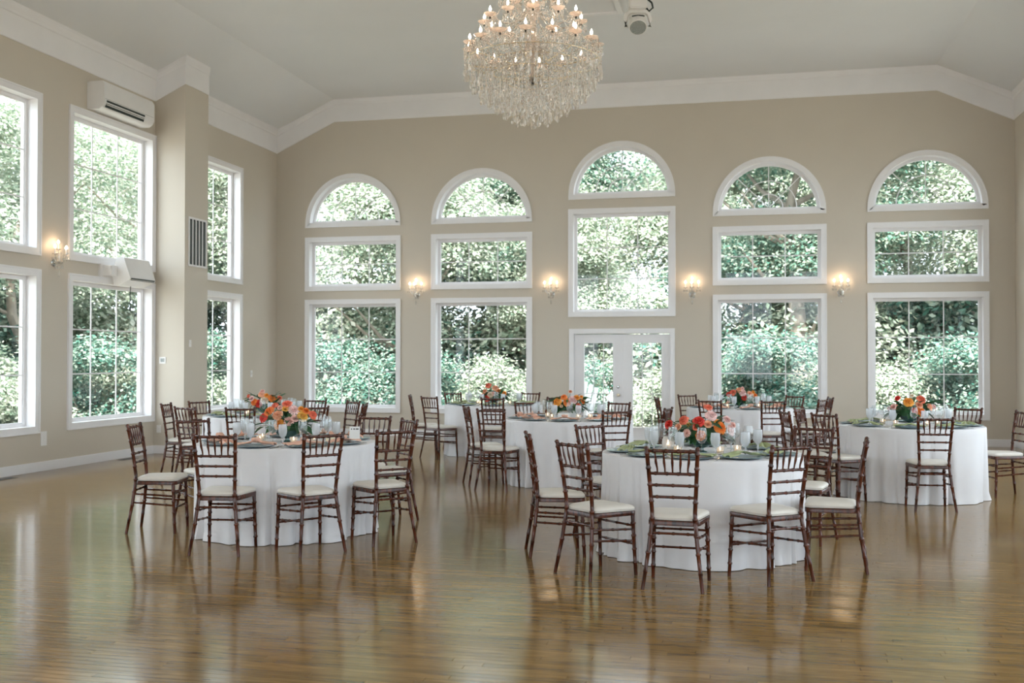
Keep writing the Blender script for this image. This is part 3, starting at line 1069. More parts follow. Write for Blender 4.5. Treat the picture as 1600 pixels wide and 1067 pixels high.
def rounded(pts, rad, n=5):
    """round the corners of a closed polygon in xy"""
    out = []
    N = len(pts)
    for i in range(N):
        p, a, b = Vector(pts[i]), Vector(pts[i - 1]), Vector(pts[(i + 1) % N])
        u = (a - p).normalized(); v = (b - p).normalized()
        s_, e_ = p + u * rad, p + v * rad
        for k in range(n + 1):
            t = k / n
            out.append((s_ * (1 - t) ** 2 + p * 2 * t * (1 - t) + e_ * t ** 2))
    return [(q.x, q.y) for q in out]


def slab(outline, zs, insets):
    """stacked outlines scaled about their centre: soft pad"""
    cx = sum(p[0] for p in outline) / len(outline); cy = sum(p[1] for p in outline) / len(outline)
    m_ = MB(); n = len(outline); v = []
    for z, s_ in zip(zs, insets):
        v += [(cx + (x - cx) * s_, cy + (y - cy) * s_, z) for x, y in outline]
    f = [(i * n + k, i * n + (k + 1) % n, (i + 1) * n + (k + 1) % n, (i + 1) * n + k) for i in range(len(zs) - 1) for k in range(n)]
    f += [tuple(range(n - 1, -1, -1)), tuple((len(zs) - 1) * n + k for k in range(n))]
    return m_.add(v, f)


def post_xy(z):
    """rear post centre line at height z: half spread and depth"""
    K = [(0, .193, -.245), (.25, .160, -.205), (.43, .141, -.185), (.50, .139, -.184), (.70, .151, -.208), (.926, .165, -.250)]
    for (z0, x0, y0), (z1, x1, y1) in zip(K, K[1:]):
        if z <= z1:
            t = (z - z0) / (z1 - z0)
            return x0 + (x1 - x0) * t, y0 + (y1 - y0) * t
    return K[-1][1:]


def make_chair():
    t = thing('banquet_chair', 'x', 'chair', group='dark bamboo-style banquet chairs')
    wood = M_CHAIR
    for s_ in (-1, 1):
        pts = [(s_ * post_xy(z)[0], post_xy(z)[1], z) for z in (0, .12, .25, .34, .43, .50, .60, .70, .81, .915)]
        m_ = bamboo(pts, .0142, [.13, .26, .385, .5, .62, .74, .86, .965], 9, lambda q: .86 + .14 * min(1, q * 3))
        x, y = post_xy(.926)
        m_.lathe([(.006, -.014), (.016, -.008), (.017, -.001), (.013, .006), (.006, .010), (0, .0115)], 9, (s_ * x, y, .92))
        obj('rear_post', (m_, wood, True), t)
        m_ = bamboo([(s_ * .190, .166, 0), (s_ * .184, .156, .2), (s_ * .178, .148, .425)], .0148, [.2, .42, .64, .84], 9, lambda q: .84 + .16 * q)
        obj('front_leg', (m_, wood, True), t)
        for z0, z1 in ((.335, .315), (.262, .235)):
            x, y = post_xy(z0)
            xf = .190 - .012 * z1 / .425
            obj('side_stretcher', (bamboo([(s_ * x, y, z0), (s_ * (xf - .002), .160 - .03 * (z1 - .2), z1)], .0082, [.2, .5, .8], 7), wood, True), t)
    for z in (.338, .213):
        xf = .19 - .012 * z / .425
        obj('front_stretcher', (bamboo([(-xf, .158, z), (xf, .158, z)], .0082, [.18, .5, .82], 7), wood, True), t)
    x, y = post_xy(.362)
    obj('rear_stretcher', (bamboo([(-x, y, .362), (x, y, .362)], .0085, [.18, .5, .82], 7), wood, True), t)
    for z, r in ((.900, .0115), (.752, .0098), (.675, .0094), (.598, .0094)):
        x, y = post_xy(z)
        obj('back_rail', (bamboo([(-x, y, z), (x, y, z)], r, [.14, .38, .62, .86] if z > .7 else [.14, .5, .86], 8), wood, True), t)
    xa, ya = post_xy(.745); xb, yb = post_xy(.905)
    for k in range(5):
        q = -1 + 2 * (k + 1) / 6
        obj('spindle', (MB().tube([(q * xa * .96, ya, .752), (q * xa * .965, ya + (yb - ya) * .2, .785), (q * (xa + xb) * .5, (ya + yb) / 2, .825), (q * xb * .99, ya + (yb - ya) * .8, .868), (q * xb, yb, .9)], [.0048, .006, .0092, .006, .0048], 7), wood, True), t)
    out = rounded([(-.165, -.195), (.165, -.195), (.206, .176), (-.206, .176)], .055)
    obj('seat_frame', (slab(out, (.412, .414, .440, .444), (.97, .99, .995, .98)), wood, True), t)
    pad = rounded([(-.152, -.176), (.152, -.176), (.201, .173), (-.201, .173)], .06)
    c_ = obj('cushion', (slab(pad, (.443, .447, .462, .474, .482, .486), (.95, 1.0, 1.015, .975, .88, .6)), M_CUSHION, True), t)
    return t


# table centres (world x, y) and words that find each table
TABLES = {
    'A': ((-.38, 8.32), 'front right table'),
    'B': ((-3.94, 8.50), 'front left table'),
    'C': ((1.69, 12.18), 'right rear table'),
    'D': ((-2.15, 12.53), 'middle table'),
    'E': ((-3.94, 16.02), 'table by second window'),
    'F': ((-.17, 15.86), 'table by fourth window'),
    'G': ((-6.04, 12.37), 'left rear table'),
}
# (table, angle about the table, radius to the chair back, facing angle or None = to the table, where)
CH = [
    ('B', 192.5, 1.34, 14, 'alone at the left end'),
    ('B', 269, 1.245, 98, 'nearest left one, back to us'),
    ('B', 307.5, 1.245, 141, 'nearest middle one, back to us'),
    ('B', 338, 1.245, 136, 'at its right front'),
    ('B', 50, 1.245, -136, 'right rear, half behind another'),
    ('B', 77, 1.38, -92, 'at its far right, facing us'),
    ('B', 159, 1.245, -30, 'at its left rear'),
    ('A', 235.5, 1.45, 48, 'left front one, seat turned right'),
    ('A', 265.5, 1.5, 86, 'nearest chair, straight back to us'),
    ('A', 300.5, 1.265, 130, 'right front, back to us'),
    ('A', 339, 1.27, 175, 'sideways at the right end'),
    ('A', 44, 1.245, -112, 'right rear, round ivory seat showing'),
    ('A', 197, 1.36, 17, 'seen edge-on at the left end'),
    ('A', 143, 1.245, -36, 'at its left rear'),
    ('G', 283, 1.245, None, 'left of the two in front'),
    ('G', 324, 1.245, None, 'right of the two in front'),
    ('G', 48, 1.245, None, 'right rear, below first window'),
    ('G', 7, 1.3, None, 'at its right end'),
    ('G', 83, 1.245, None, 'at the far side'),
    ('G', 196, 1.245, 10, 'edge-on at its left end'),
    ('G', 249, 1.26, None, 'left front, near the pier'),
    ('G', 160, 1.245, None, 'left rear, before the left window'),
    ('C', 220, 1.245, None, 'left front, back to us'),
    ('C', 157, 1.245, None, 'left rear'),
    ('C', 194, 1.38, None, 'edge-on at its left end'),
    ('C', 273, 1.26, 95, 'nearest one, back to us'),
    ('C', 51, 1.245, None, 'far right, only the top showing'),
    ('C', 12, 1.245, None, 'at the right picture edge'),
    ('D', 201, 1.245, None, 'edge-on at its left end'),
    ('D', 235, 1.245, 82, 'left front, back to us'),
    ('D', 126, 1.245, None, 'left rear, behind the glasses'),
    ('D', 305, 1.245, None, 'right front, back to us'),
    ('D', 348, 1.245, None, 'edge-on at its right end'),
    ('D', 69, 1.3, None, 'right rear, before the doors'),
    ('E', 200, 1.31, 14, 'edge-on at its left end'),
    ('E', 233, 1.245, 62, 'left front one'),
    ('E', 137, 1.245, None, 'left rear, before the window'),
    ('E', 283, 1.245, 95, 'nearest one, back to us'),
    ('E', 74, 1.245, None, 'at the far side'),
    ('E', 330, 1.245, None, 'right front, behind middle flowers'),
    ('F', 199, 1.245, 14, 'edge-on at left, before the doors'),
    ('F', 131, 1.245, None, 'left rear'),
    ('F', 252, 1.245, None, 'left front, behind the near flowers'),
    ('F', 292, 1.245, None, 'right front, back to us'),
    ('F', 48, 1.245, None, 'right rear, before the window'),
    ('F', 339, 1.245, None, 'at its right end'),
    ('F', 13, 1.35, None, 'rightmost, edge-on'),
]
chair0 = make_chair()
for i, (tb, ang, r, face, where) in enumerate(CH):
    (cx, cy), nm = TABLES[tb]
    a = R(ang)
    f = R(face) if face is not None else a + pi + random.uniform(-.1, .1)
    # r is the distance to the top of the back, which lies .25 behind the seat centre
    bx, by = cx + r * cos(a), cy + r * sin(a)
    loc = (bx + .250 * cos(f), by + .250 * sin(f), 0)
    lab = 'dark bamboo-style chair at %s, %s' % (nm, where)
    rz = f - pi / 2
    if i == 0:
        chair0.location = loc; chair0.rotation_euler = (0, 0, rz); chair0['label'] = lab
    else:
        dup(chair0, loc, rz, lab)

# ------------------------------------------------------------------ tables and cloths
TZ = .762


def cloth_mesh(seed, rad=.765):
    rng = random.Random(seed)
    n, rows = 420, 18
    ks = [(rng.randint(7, 26), rng.uniform(0, 6.28), rng.uniform(.3, 1)) for _ in range(7)]
    folds = sorted(rng.uniform(0, 2 * pi) for _ in range(40))
    wid = [rng.choice((.016, .022, .03, .045, .07)) for _ in folds]; amp = [rng.uniform(.25, 1.0) for _ in folds]

    def fold(th):        # 0 = outermost, falling into valleys
        s_ = .18 * (1 + sin(ks[0][0] * th + ks[0][1])) * .5 + .16 * (1 + sin(ks[1][0] * th + ks[1][1])) * .5
        for f_, w_, a_ in zip(folds, wid, amp):
            d = (th - f_ + pi) % (2 * pi) - pi
            s_ += a_ * math.exp(-(d / w_) ** 2)
        return min(s_, 1.25)
    F_ = [fold(2 * pi * k_ / n) for k_ in range(n)]
    P = []
    for rr in (0.0, .3, .6, .72, .75):
        P.append([(rr * cos(2 * pi * k_ / n), rr * sin(2 * pi * k_ / n), TZ + .0065) for k_ in range(n + 1)])
    P.append([(rad * cos(2 * pi * k_ / n), rad * sin(2 * pi * k_ / n), TZ + .0035) for k_ in range(n + 1)])
    P.append([((rad + .004) * cos(2 * pi * k_ / n), (rad + .004) * sin(2 * pi * k_ / n), TZ - .012) for k_ in range(n + 1)])
    hem = [rng.uniform(0, 6.28) for _ in range(3)]
    for j in range(1, rows + 1):
        t = j / rows
        row = []
        for k_ in range(n + 1):
            th = 2 * pi * k_ / n
            fo = F_[k_ % n]
            g = rad + .004 + .032 * t - (.105 * t ** .7) * fo * (.45 + .55 * t)
            z = (TZ - .012) * (1 - t)
            if t > .9:      # breaks on the floor
                g += (t - .9) / .1 * (.008 + .010 * sin(9 * th + hem[0]) + .006 * sin(23 * th + hem[1]))
                z = max(z, .0) + .004 + .010 * (.5 + .5 * sin(31 * th + hem[2])) * (1 - (t - .9) / .1)
            row.append((g * cos(th), g * sin(th), z))
        P.append(row)
    m_ = MB().grid(P)
    me = m_.mesh('tablecloth', M_CLOTH, True, fix=False)
    bm = bmesh.new(); bm.from_mesh(me)
    bmesh.ops.remove_doubles(bm, verts=bm.verts, dist=1e-5)
    bmesh.ops.recalc_face_normals(bm, faces=bm.faces)
    bm.to_mesh(me); bm.free()
    me.polygons.foreach_set('use_smooth', [True] * len(me.polygons))
    return me


def make_table(label, loc):
    t = thing('round_table', label, 'table', loc, group='round tables under the cloths')
    obj('tabletop', (MB().lathe([(0, TZ - .03), (.755, TZ - .03), (.762, TZ - .02), (.762, TZ - .004), (.757, TZ), (0, TZ)], 64), M_TABLE, True), t)
    for s_ in (-1, 1):
        for q in (-1, 1):
            obj('leg', (MB().tube([(s_ * .38, q * .3, TZ - .03), (s_ * .42, q * .33, .0)], .014, 8), M_GREYMETAL, True), t)
    return t


CLOTHS = {}
tab0 = None
for i, (k_, ((cx, cy), nm)) in enumerate(TABLES.items()):
    lab = 'round table hidden under the cloth, ' + nm
    if tab0 is None:
        tab0 = make_table(lab, (cx, cy, 0))
    else:
        dup(tab0, (cx, cy, 0), i * .7, lab)
    o = obj('tablecloth', cloth_mesh(30 + i), None, (cx, cy, 0), (0, 0, 0))
    tag(o, 'white floor-length round tablecloth with soft folds on ' + nm, 'tablecloth', 'white tablecloths')

# ------------------------------------------------------------------ tableware prototypes (first instance of each is moved into place)
ZT = TZ + .007


def proto_plate():
    t = thing('charger_plate', 'x', 'plate', group='slate blue charger plates')
    obj('plate', (MB().lathe([(0, .001), (.09, .001), (.10, .004), (.150, .012), (.158, .016), (.158, .0185), (.148, .016), (.10, .0085), (.085, .007), (0, .0065)], 40), M_PLATE, True), t)
    return t


def napkin_mesh(kind, seed):
    rng = random.Random(seed)
    nu, nv = 26, 13
    P = []
    ph = [rng.uniform(0, 6.28) for _ in range(4)]
    for i in range(nu + 1):
        u = i / nu
        row = []
        pinch = 1 - (.55 if kind == 'green' else .72) * math.exp(-((u - .5) / .13) ** 2)
        for j in range(nv + 1):
            v = j / nv - .5
            w = (.078 + .014 * sin(5 * u + ph[0])) * pinch
            x = (u - .5) * .31 + .012 * sin(9 * v + ph[1])
            y = v * 2 * w * .85 + .012 * sin(6 * u + ph[2])
            z = .0225 + .016 * abs(sin(v * 9.5 + 2.2 * u + ph[3])) * (.5 + pinch * .6) + .022 * math.exp(-((u - .5) / .16) ** 2)
            edge = max(0, abs(u - .5) - .40) / .1
            z -= edge * .004
            row.append((x, y, z))
        P.append(row)
    m_ = MB().grid(P)
    if kind == 'pink':     # the rolled knot in the middle
        for k in range(5):
            a0 = 1.25 * k
            pts = [(.012 * cos(a0 + s_ * .5) * (1 + k * .35), .012 * sin(a0 + s_ * .5) * (1 + k * .35), .055 + .012 * sin(s_ * .6)) for s_ in range(8)]
            m_.tube(pts, [.007, .012, .014, .015, .015, .014, .012, .006], 7)
    me = m_.mesh('napkin', M_NAPG if kind == 'green' else M_NAPP, True, fix=False)
    return me


NAP = {'green': [napkin_mesh('green', s_) for s_ in (1, 2, 3)], 'pink': [napkin_mesh('pink', s_) for s_ in (4, 5, 6)]}


def proto_goblet():
    t = thing('water_goblet', 'x', 'goblet', group='frosted water goblets')
    obj('bowl', (MB().lathe([(.006, .062), (.016, .068), (.029, .085), (.036, .11), (.037, .14), (.034, .178), (.033, .178), (.0355, .14), (.034, .112), (.026, .09), (.010, .075), (0, .073)], 18, caps=False), M_GOBLET, True), t)
    obj('stem', (MB().lathe([(.006, .063), (.0075, .05), (.011, .042), (.006, .03), (.0065, .012), (.012, .006), (.034, .003), (.036, .0015), (.036, 0), (0, 0)], 18, caps=False), M_GOBLET, True), t)
    return t


def proto_wine():
    t = thing('wine_glass', 'x', 'wine glass', group='clear wine glasses')
    obj('bowl', (MB().lathe([(.004, .092), (.02, .098), (.036, .118), (.0405, .145), (.038, .175), (.032, .212), (.0315, .212), (.0372, .175), (.0395, .146), (.035, .12), (.019, .101), (0, .096)], 18, caps=False), M_WINE, True), t)
    obj('stem', (MB().lathe([(.004, .093), (.0038, .05), (.0042, .012), (.012, .004), (.036, .002), (.036, 0), (0, 0)], 18, caps=False), M_WINE, True), t)
    return t


def proto_fork():
    t = thing('dinner_fork', 'x', 'fork', group='silver dinner forks')
    m_ = MB().bbox(-.0045, .0045, -.10, .035, .001, .0035, .001).bbox(-.011, .011, .033, .052, .001, .004, .001)
    for q in (-1.5, -.5, .5, 1.5):
        m_.box(q * .0062 - .0018, q * .0062 + .0018, .05, .098, .0015, .004)
    obj('fork_body', (m_, M_SILVER), t)
    return t


def proto_knife():
    t = thing('table_knife', 'x', 'knife', group='silver table knives')
    obj('handle', (MB().bbox(-.006, .006, -.115, -.01, .001, .0055, .0015), M_SILVER), t)
    obj('blade', (MB().add([(-.0075, -.01, .002), (.006, -.01, .002), (.0085, .06, .002), (.004, .10, .002), (-.006, .115, .002), (-.0075, -.01, .004), (.006, -.01, .0035), (.0085, .06, .003), (.004, .10, .003), (-.006, .115, .004)], [(4, 3, 2, 1, 0), (5, 6, 7, 8, 9), (0, 1, 6, 5), (1, 2, 7, 6), (2, 3, 8, 7), (3, 4, 9, 8), (4, 0, 5, 9)]), M_SILVER), t)
    return t


def proto_votive():
    t = thing('votive_candle', 'x', 'candle', group='lit votive candles')
    obj('cup', (MB().lathe([(0, 0), (.024, 0), (.028, .006), (.033, .06), (.0315, .06), (.0265, .009), (0, .008)], 16, caps=False), M_VOTIVE, True), t)
    obj('wax', (MB().lathe([(0, .0095), (.021, .0095), (.022, .03), (.019, .032), (0, .030)], 14), M_WAX, True), t)
    obj('flame', (MB().lathe([(0, .032), (.004, .037), (.0055, .044), (.003, .054), (0, .062)], 8), M_FLAME, True), t)
    return t


PROTO = {'plate': proto_plate(), 'goblet': proto_goblet(), 'wine': proto_wine(), 'fork': proto_fork(), 'knife': proto_knife(), 'votive': proto_votive()}
USED = set()


def put(kind, loc, rz, label):
    p = PROTO[kind]
    if kind not in USED:
        USED.add(kind)
        p.location = loc; p.rotation_euler = (0, 0, rz); p['label'] = label
        return p
    return dup(p, loc, rz, label)


SET = {'A': [194, 230, 266, 302, 345, 38, 92, 147], 'B': [193, 231, 269, 308, 346, 38, 78, 117, 155],
       'C': [217, 262, 307, 352, 37, 82, 127, 172], 'D': [193, 236, 275, 318, 0, 55, 100, 145], 'E': [193, 238, 283, 328, 13, 58, 103, 148],
       'F': [196, 241, 286, 331, 16, 61, 106, 151], 'G': [199, 242, 284, 326, 6, 48, 90, 140]}
CNT = ['first', 'second', 'third', 'fourth', 'fifth', 'sixth', 'seventh', 'eighth', 'ninth']
for tb, angs in SET.items():
    (cx, cy), nm = TABLES[tb]
    far = tb in 'EFG'
    kind = 'pink' if tb in 'BDF' else 'green'
    ncol = 'blush pink' if kind == 'pink' else 'sage green'
    for q, ang in enumerate(angs):
        a = R(ang)
        er = Vector((cos(a), sin(a), 0)); et = Vector((-sin(a), cos(a), 0))
        C0 = Vector((cx, cy, ZT))
        place = '%s setting counterclockwise from left end, %s' % (CNT[q], nm)
        put('plate', C0 + er * .585, a, 'slate blue charger plate, ' + place)
        me = NAP[kind][q % 3]
        o = obj('napkin', me, None, C0 + er * .585 + Vector((0, 0, 0)), (0, 0, a + pi / 2 + random.uniform(-.2, .2)))
        tag(o, 'draped %s napkin, ' % ncol + place, 'napkin', ncol + ' napkins')
        put('goblet', C0 + er * (.40 + random.uniform(-.012, .012)) + et * .15, random.random(), 'frosted water goblet, ' + place)
        put('wine', C0 + er * (.365 + random.uniform(-.01, .01)) + et * .045, random.random(), 'clear stemmed wine glass, ' + place)
        put('fork', C0 + er * .585 - et * .19, a - pi / 2 + pi, 'silver dinner fork, ' + place)
        put('knife', C0 + er * .585 + et * .185, a - pi / 2 + pi, 'silver table knife, ' + place)
    for q, (dx, dy, w_) in enumerate(((.15, -.2, 'right front of flowers'), (.275, -.06, 'right of flowers'), (-.17, -.18, 'left front of flowers'), (-.27, .07, 'left rear of flowers'))):
        put('votive', (cx + dx, cy + dy, ZT), 0, 'small glass votive with lit candle, %s, %s' % (w_, nm))

# tall frosted candle holder on the front right table, cards on the middle and front left tables
t = thing('candle_lantern', 'white frosted glass candle holder left of flowers, front right table', 'candle holder', (-.63, 8.24, ZT))
obj('glass', (MB().lathe([(0, 0), (.036, 0), (.042, .01), (.05, .06), (.046, .10), (.036, .125), (.034, .125), (.044, .10), (.047, .06), (.039, .012), (0, .01)], 18, caps=False), M_GOBLET, True), t)
obj('wax', (MB().lathe([(0, .012), (.03, .012), (.03, .055), (0, .055)], 14), M_WAX, True), t)
obj('flame', (MB().lathe([(0, .056), (.005, .064), (.006, .072), (.003, .086), (0, .096)], 8), M_FLAME, True), t)


def tent_card(label, loc, rz, w_, h_, ink):
    t = thing('table_card', label, 'card', loc, rz)
    P0 = [(-w_ / 2, -.035, 0), (w_ / 2, -.035, 0), (w_ / 2, 0, h_), (-w_ / 2, 0, h_)]
    m_ = MB()
    for s_ in (1, -1):
        v = [(x, y * s_, z) for x, y, z in P0] + [(x, (y + .0016) * s_, z - .0002) for x, y, z in P0]
        m_.add(v, [(0, 1, 2, 3), (7, 6, 5, 4), (0, 4, 5, 1), (1, 5, 6, 2), (2, 6, 7, 3), (3, 7, 4, 0)])
    obj('card', (m_, M_CARD), t)
    if ink:
        for k, (x0, x1) in enumerate(((-.032, -.022), (-.012, .004), (.010, .034))):
            z0, z1 = h_ * .80, h_ * .88
            y0 = lambda z: -.035 * (1 - z / h_) - .0006
            obj('print', (MB().add([(x0, y0(z0), z0), (x1, y0(z0), z0), (x1, y0(z1), z1), (x0, y0(z1), z1)], [(0, 1, 2, 3)]), M_INK), t)
    return t


tent_card('white table card with small dark print, front left table, right side', (-3.38, 8.66, ZT), R(18), .09, .13, True)
tent_card('plain white tent card before the flowers, middle table', (-2.17, 12.34, ZT), R(12), .15, .075, False)
t = thing('card_holder', 'small gold block holder behind the front left table chair', 'holder', (-3.58, 8.60, ZT), R(15))
obj('block', (MB().bbox(-.04, .04, -.02, .02, 0, .03, .004), M_BRASS), t)
obj('top_plate', (MB().bbox(-.042, .042, -.022, .022, .03, .036, .002), M_BRASS), t)

# ------------------------------------------------------------------ flowers
PAL = {'red': (.72, .045, .03), 'coral': (.80, .17, .09), 'orange': (.86, .23, .035), 'amber': (.88, .36, .05), 'yellow': (.86, .50, .10),
       'peach': (.87, .42, .25), 'blush': (.85, .52, .45), 'pink': (.86, .58, .55), 'cream': (.82, .68, .52)}


def petal(m_, r0, r1, wdt, th, z0, z1, curl):
    P = []
    for i in range(5):
        t = i / 4
        rr = r0 + (r1 - r0) * (t ** .8)
        zz = z0 + (z1 - z0) * sin(t * pi * .5) - curl * max(0, t - .6) ** 2 * 6
        row = []
        ww = wdt * (.35 + .75 * sin(pi * (.18 + .62 * t)))
        for j in range(5):
            a = th + (j / 4 - .5) * 2 * ww
            bend = -.12 * r1 * (1 - (abs(j / 4 - .5) * 2) ** 2)
            q = rr - bend * .6
            row.append((q * cos(a), q * sin(a), zz - .08 * r1 * (abs(j / 4 - .5) * 2) ** 2))
        P.append(row)
    m_.grid(P)


def rose_mesh(color, style):
    m_ = MB()
    if style == 'rose':
        lay = [(4, .003, .012, .9, .030, 0), (5, .006, .021, .62, .031, .006), (6, .009, .031, .52, .028, .012), (7, .012, .042, .46, .022, .018), (8, .012, .050, .42, .012, .022)]
    elif style == 'ranunculus':
        lay = [(5, .002, .010, .8, .022, -.004), (7, .004, .020, .55, .026, 0), (8, .007, .029, .45, .026, 0), (9, .01, .037, .40, .020, .006), (9, .012, .043, .38, .012, .01)]
    else:
        lay = [(8, .002, .014, .34, .020, 0), (10, .004, .028, .28, .022, .004), (12, .006, .040, .24, .018, .008), (13, .008, .050, .22, .010, .01)]
    for li, (n, r0, r1, w_, zt, cu) in enumerate(lay):
        for k in range(n):
            petal(m_, r0, r1 * random.uniform(.93, 1.07), w_, 2 * pi * (k + .37 * li) / n, -.022 + .003 * li, zt * random.uniform(.9, 1.1), cu)
    m_.lathe([(0, .012), (.008, .01), (.011, -.005), (.016, -.024), (.004, -.03), (0, -.03)], 8, caps=False)
    c = PAL[color]
    mm = MATS.get('petal_' + color)
    if mm is None:
        mm = mat('petal_' + color, c, .55)
        noisy(mm, 26, tuple(x * .88 for x in c), tuple(min(1, x * 1.08 + .01) for x in c), .05)
        b = mm.node_tree.nodes['Principled BSDF']
        b.inputs['Subsurface Weight'].default_value = .0
    return m_.mesh('bloom', mm, True, fix=False)


BLOOMS = {}


def bloom(color, style):
    if (color, style) not in BLOOMS:
        BLOOMS[(color, style)] = rose_mesh(color, style)
    return BLOOMS[(color, style)]


def leaf_mesh(m_, L, w_, fold=.35):
    P = []
    for i in range(7):
        t = i / 6
        hw = w_ * sin(pi * (t ** .75)) * .5 + .0008
        z = -.25 * L * t * t
        P.append([(-hw, t * L, z + fold * hw), (0, t * L, z), (hw, t * L, z + fold * hw)])
    return MB().grid(P).mesh('leaf', m_, True, fix=False)


LEAVES = [leaf_mesh(M_STEM, .11, .05), leaf_mesh(M_STEM, .14, .035), leaf_mesh(M_LEAF2, .09, .032), leaf_mesh(M_STEM, .09, .06)]
BERRY = MB()
for k in range(9):
    a = k * 2.4
    BERRY.lathe([(0, .008), (.006, .004), (.007, 0), (.004, -.006), (0, -.008)], 6, (.022 * cos(a) * (k / 9), .022 * sin(a) * (k / 9), .06 + .02 * random.random()), caps=False)
    BERRY.tube([(0, 0, 0), (.022 * cos(a) * (k / 9), .022 * sin(a) * (k / 9), .06)], .0012, 4)
BERRY = BERRY.mesh('berry_sprig', M_LEAF2, True)

FRINGE = MB()
for k in range(7):
    for s_ in (-1, 1):
        y = .02 + k * .017
        FRINGE.add([(0, y, 0), (s_ * .016, y + .012, .004), (s_ * .020, y + .02, .0), (s_ * .006, y + .010, -.002)], [(0, 1, 2, 3)])
FRINGE.tube([(0, 0, 0), (0, .14, 0)], .0014, 4)
FRINGE = FRINGE.mesh('leaf_sprig', M_LEAF2, False, fix=False)


def centerpiece(tb, label, blooms, bowl='teal', seed=0, spread=1.0):
    """blooms: (lateral m, height m over the table, depth m (- = toward us), colour, style, scale)"""
    rng = random.Random(seed)
    (cx, cy), nm = TABLES[tb]
    t = thing('floral_centerpiece', label, 'flowers', (cx, cy, ZT), R(12.8))
    if bowl == 'teal':
        obj('bowl', (MB().lathe([(0, 0), (.045, 0), (.047, .006), (.02, .014), (.018, .03), (.05, .04), (.09, .065), (.105, .095), (.107, .11), (.102, .11), (.098, .093), (.083, .068), (.04, .047), (0, .045)], 24, caps=False), M_TEALGLASS, True), t)
    else:
        obj('bowl', (slab(rounded([(-.11, -.05), (.11, -.05), (.11, .05), (-.11, .05)], .015), (0, .003, .08, .085), (.86, .88, 1, 1)), M_CARD, True), t)
    obj('foliage_core', (MB().lathe([(0, .225), (.06, .215), (.12, .18), (.15, .14), (.11, .10), (0, .09)], 14), M_STEM, True), t)
    for (x, z, y, colr, sty, s_) in blooms:
        p = Vector((x, y, z))
        d = (p - Vector((0, 0, .10))).normalized()
        d = (d + Vector((0, -.35, .1))).normalized()
        q = Vector((0, 0, 1)).rotation_difference(d)
        o_ = obj('bloom', bloom(colr, sty), t, p)
        o_.rotation_mode = 'QUATERNION'
        from mathutils import Quaternion
        o_.rotation_quaternion = q @ Quaternion((0, 0, 1), rng.uniform(0, 6))
        o_.scale = (s_ * .82,) * 3
        o_['label'] = '%s %s bloom' % (colr, sty)
        # its stem
        obj('stem', (MB().tube([(0, 0, .1), tuple(p * .55 + Vector((0, 0, .05))), tuple(p - d * .02)], .0028, 5), M_STEM), t)
    for k in range(60):
        a = rng.uniform(0, 2 * pi)
        low = k % 4 == 0
        rr = rng.uniform(.06, .17)
        z = rng.uniform(.12, .15) if low else rng.uniform(.13, .25)
        o_ = obj('leaf', LEAVES[k % 4], t, (rr * cos(a) * 1.25, rr * sin(a), z))
        o_.rotation_euler = (rng.uniform(-.7, -.3) if low else rng.uniform(-.3, .9), rng.uniform(-.5, .5), a - pi / 2)
        s_ = rng.uniform(.75, 1.2); o_.scale = (s_,) * 3
    for k in range(5):
        a = rng.uniform(0, 2 * pi)
        o_ = obj('berry_sprig', BERRY, t, (.12 * cos(a), .08 * sin(a), .17)); o_.rotation_euler = (-.6 * sin(a), .6 * cos(a), 0)
        a = rng.uniform(0, 2 * pi)
        o_ = obj('leaf_sprig', FRINGE, t, (.15 * cos(a), .10 * sin(a), rng.uniform(.13, .24))); o_.rotation_euler = (rng.uniform(0, .9), 0, a - pi / 2)
    # the far side, which the photograph does not show, carries a few blooms too
    for k in range(5):
        a = R(20 + 35 * k)
        o_ = obj('bloom', bloom(rng.choice(list(PAL)), 'rose'), t, (.14 * cos(a), .12 * sin(a) + .02, rng.uniform(.14, .20)))
        o_.rotation_euler = (-.9 * sin(a), .9 * cos(a), 0); o_.scale = (.62,) * 3
    return t


def px(list_, cu, cv, s_):
    """metres from measured offsets: scale s_ px per metre about the vase centre"""
    out = []
    for u, v, colr, sty, k in list_:
        x = (u - cu) / s_; z = (cv - v) / s_
        d = -math.sqrt(max(.0, 1 - min(1, (x / .27) ** 2 + ((z - .18) / .2) ** 2))) * .15
        out.append((x, z, d, colr, sty, k))
    return out


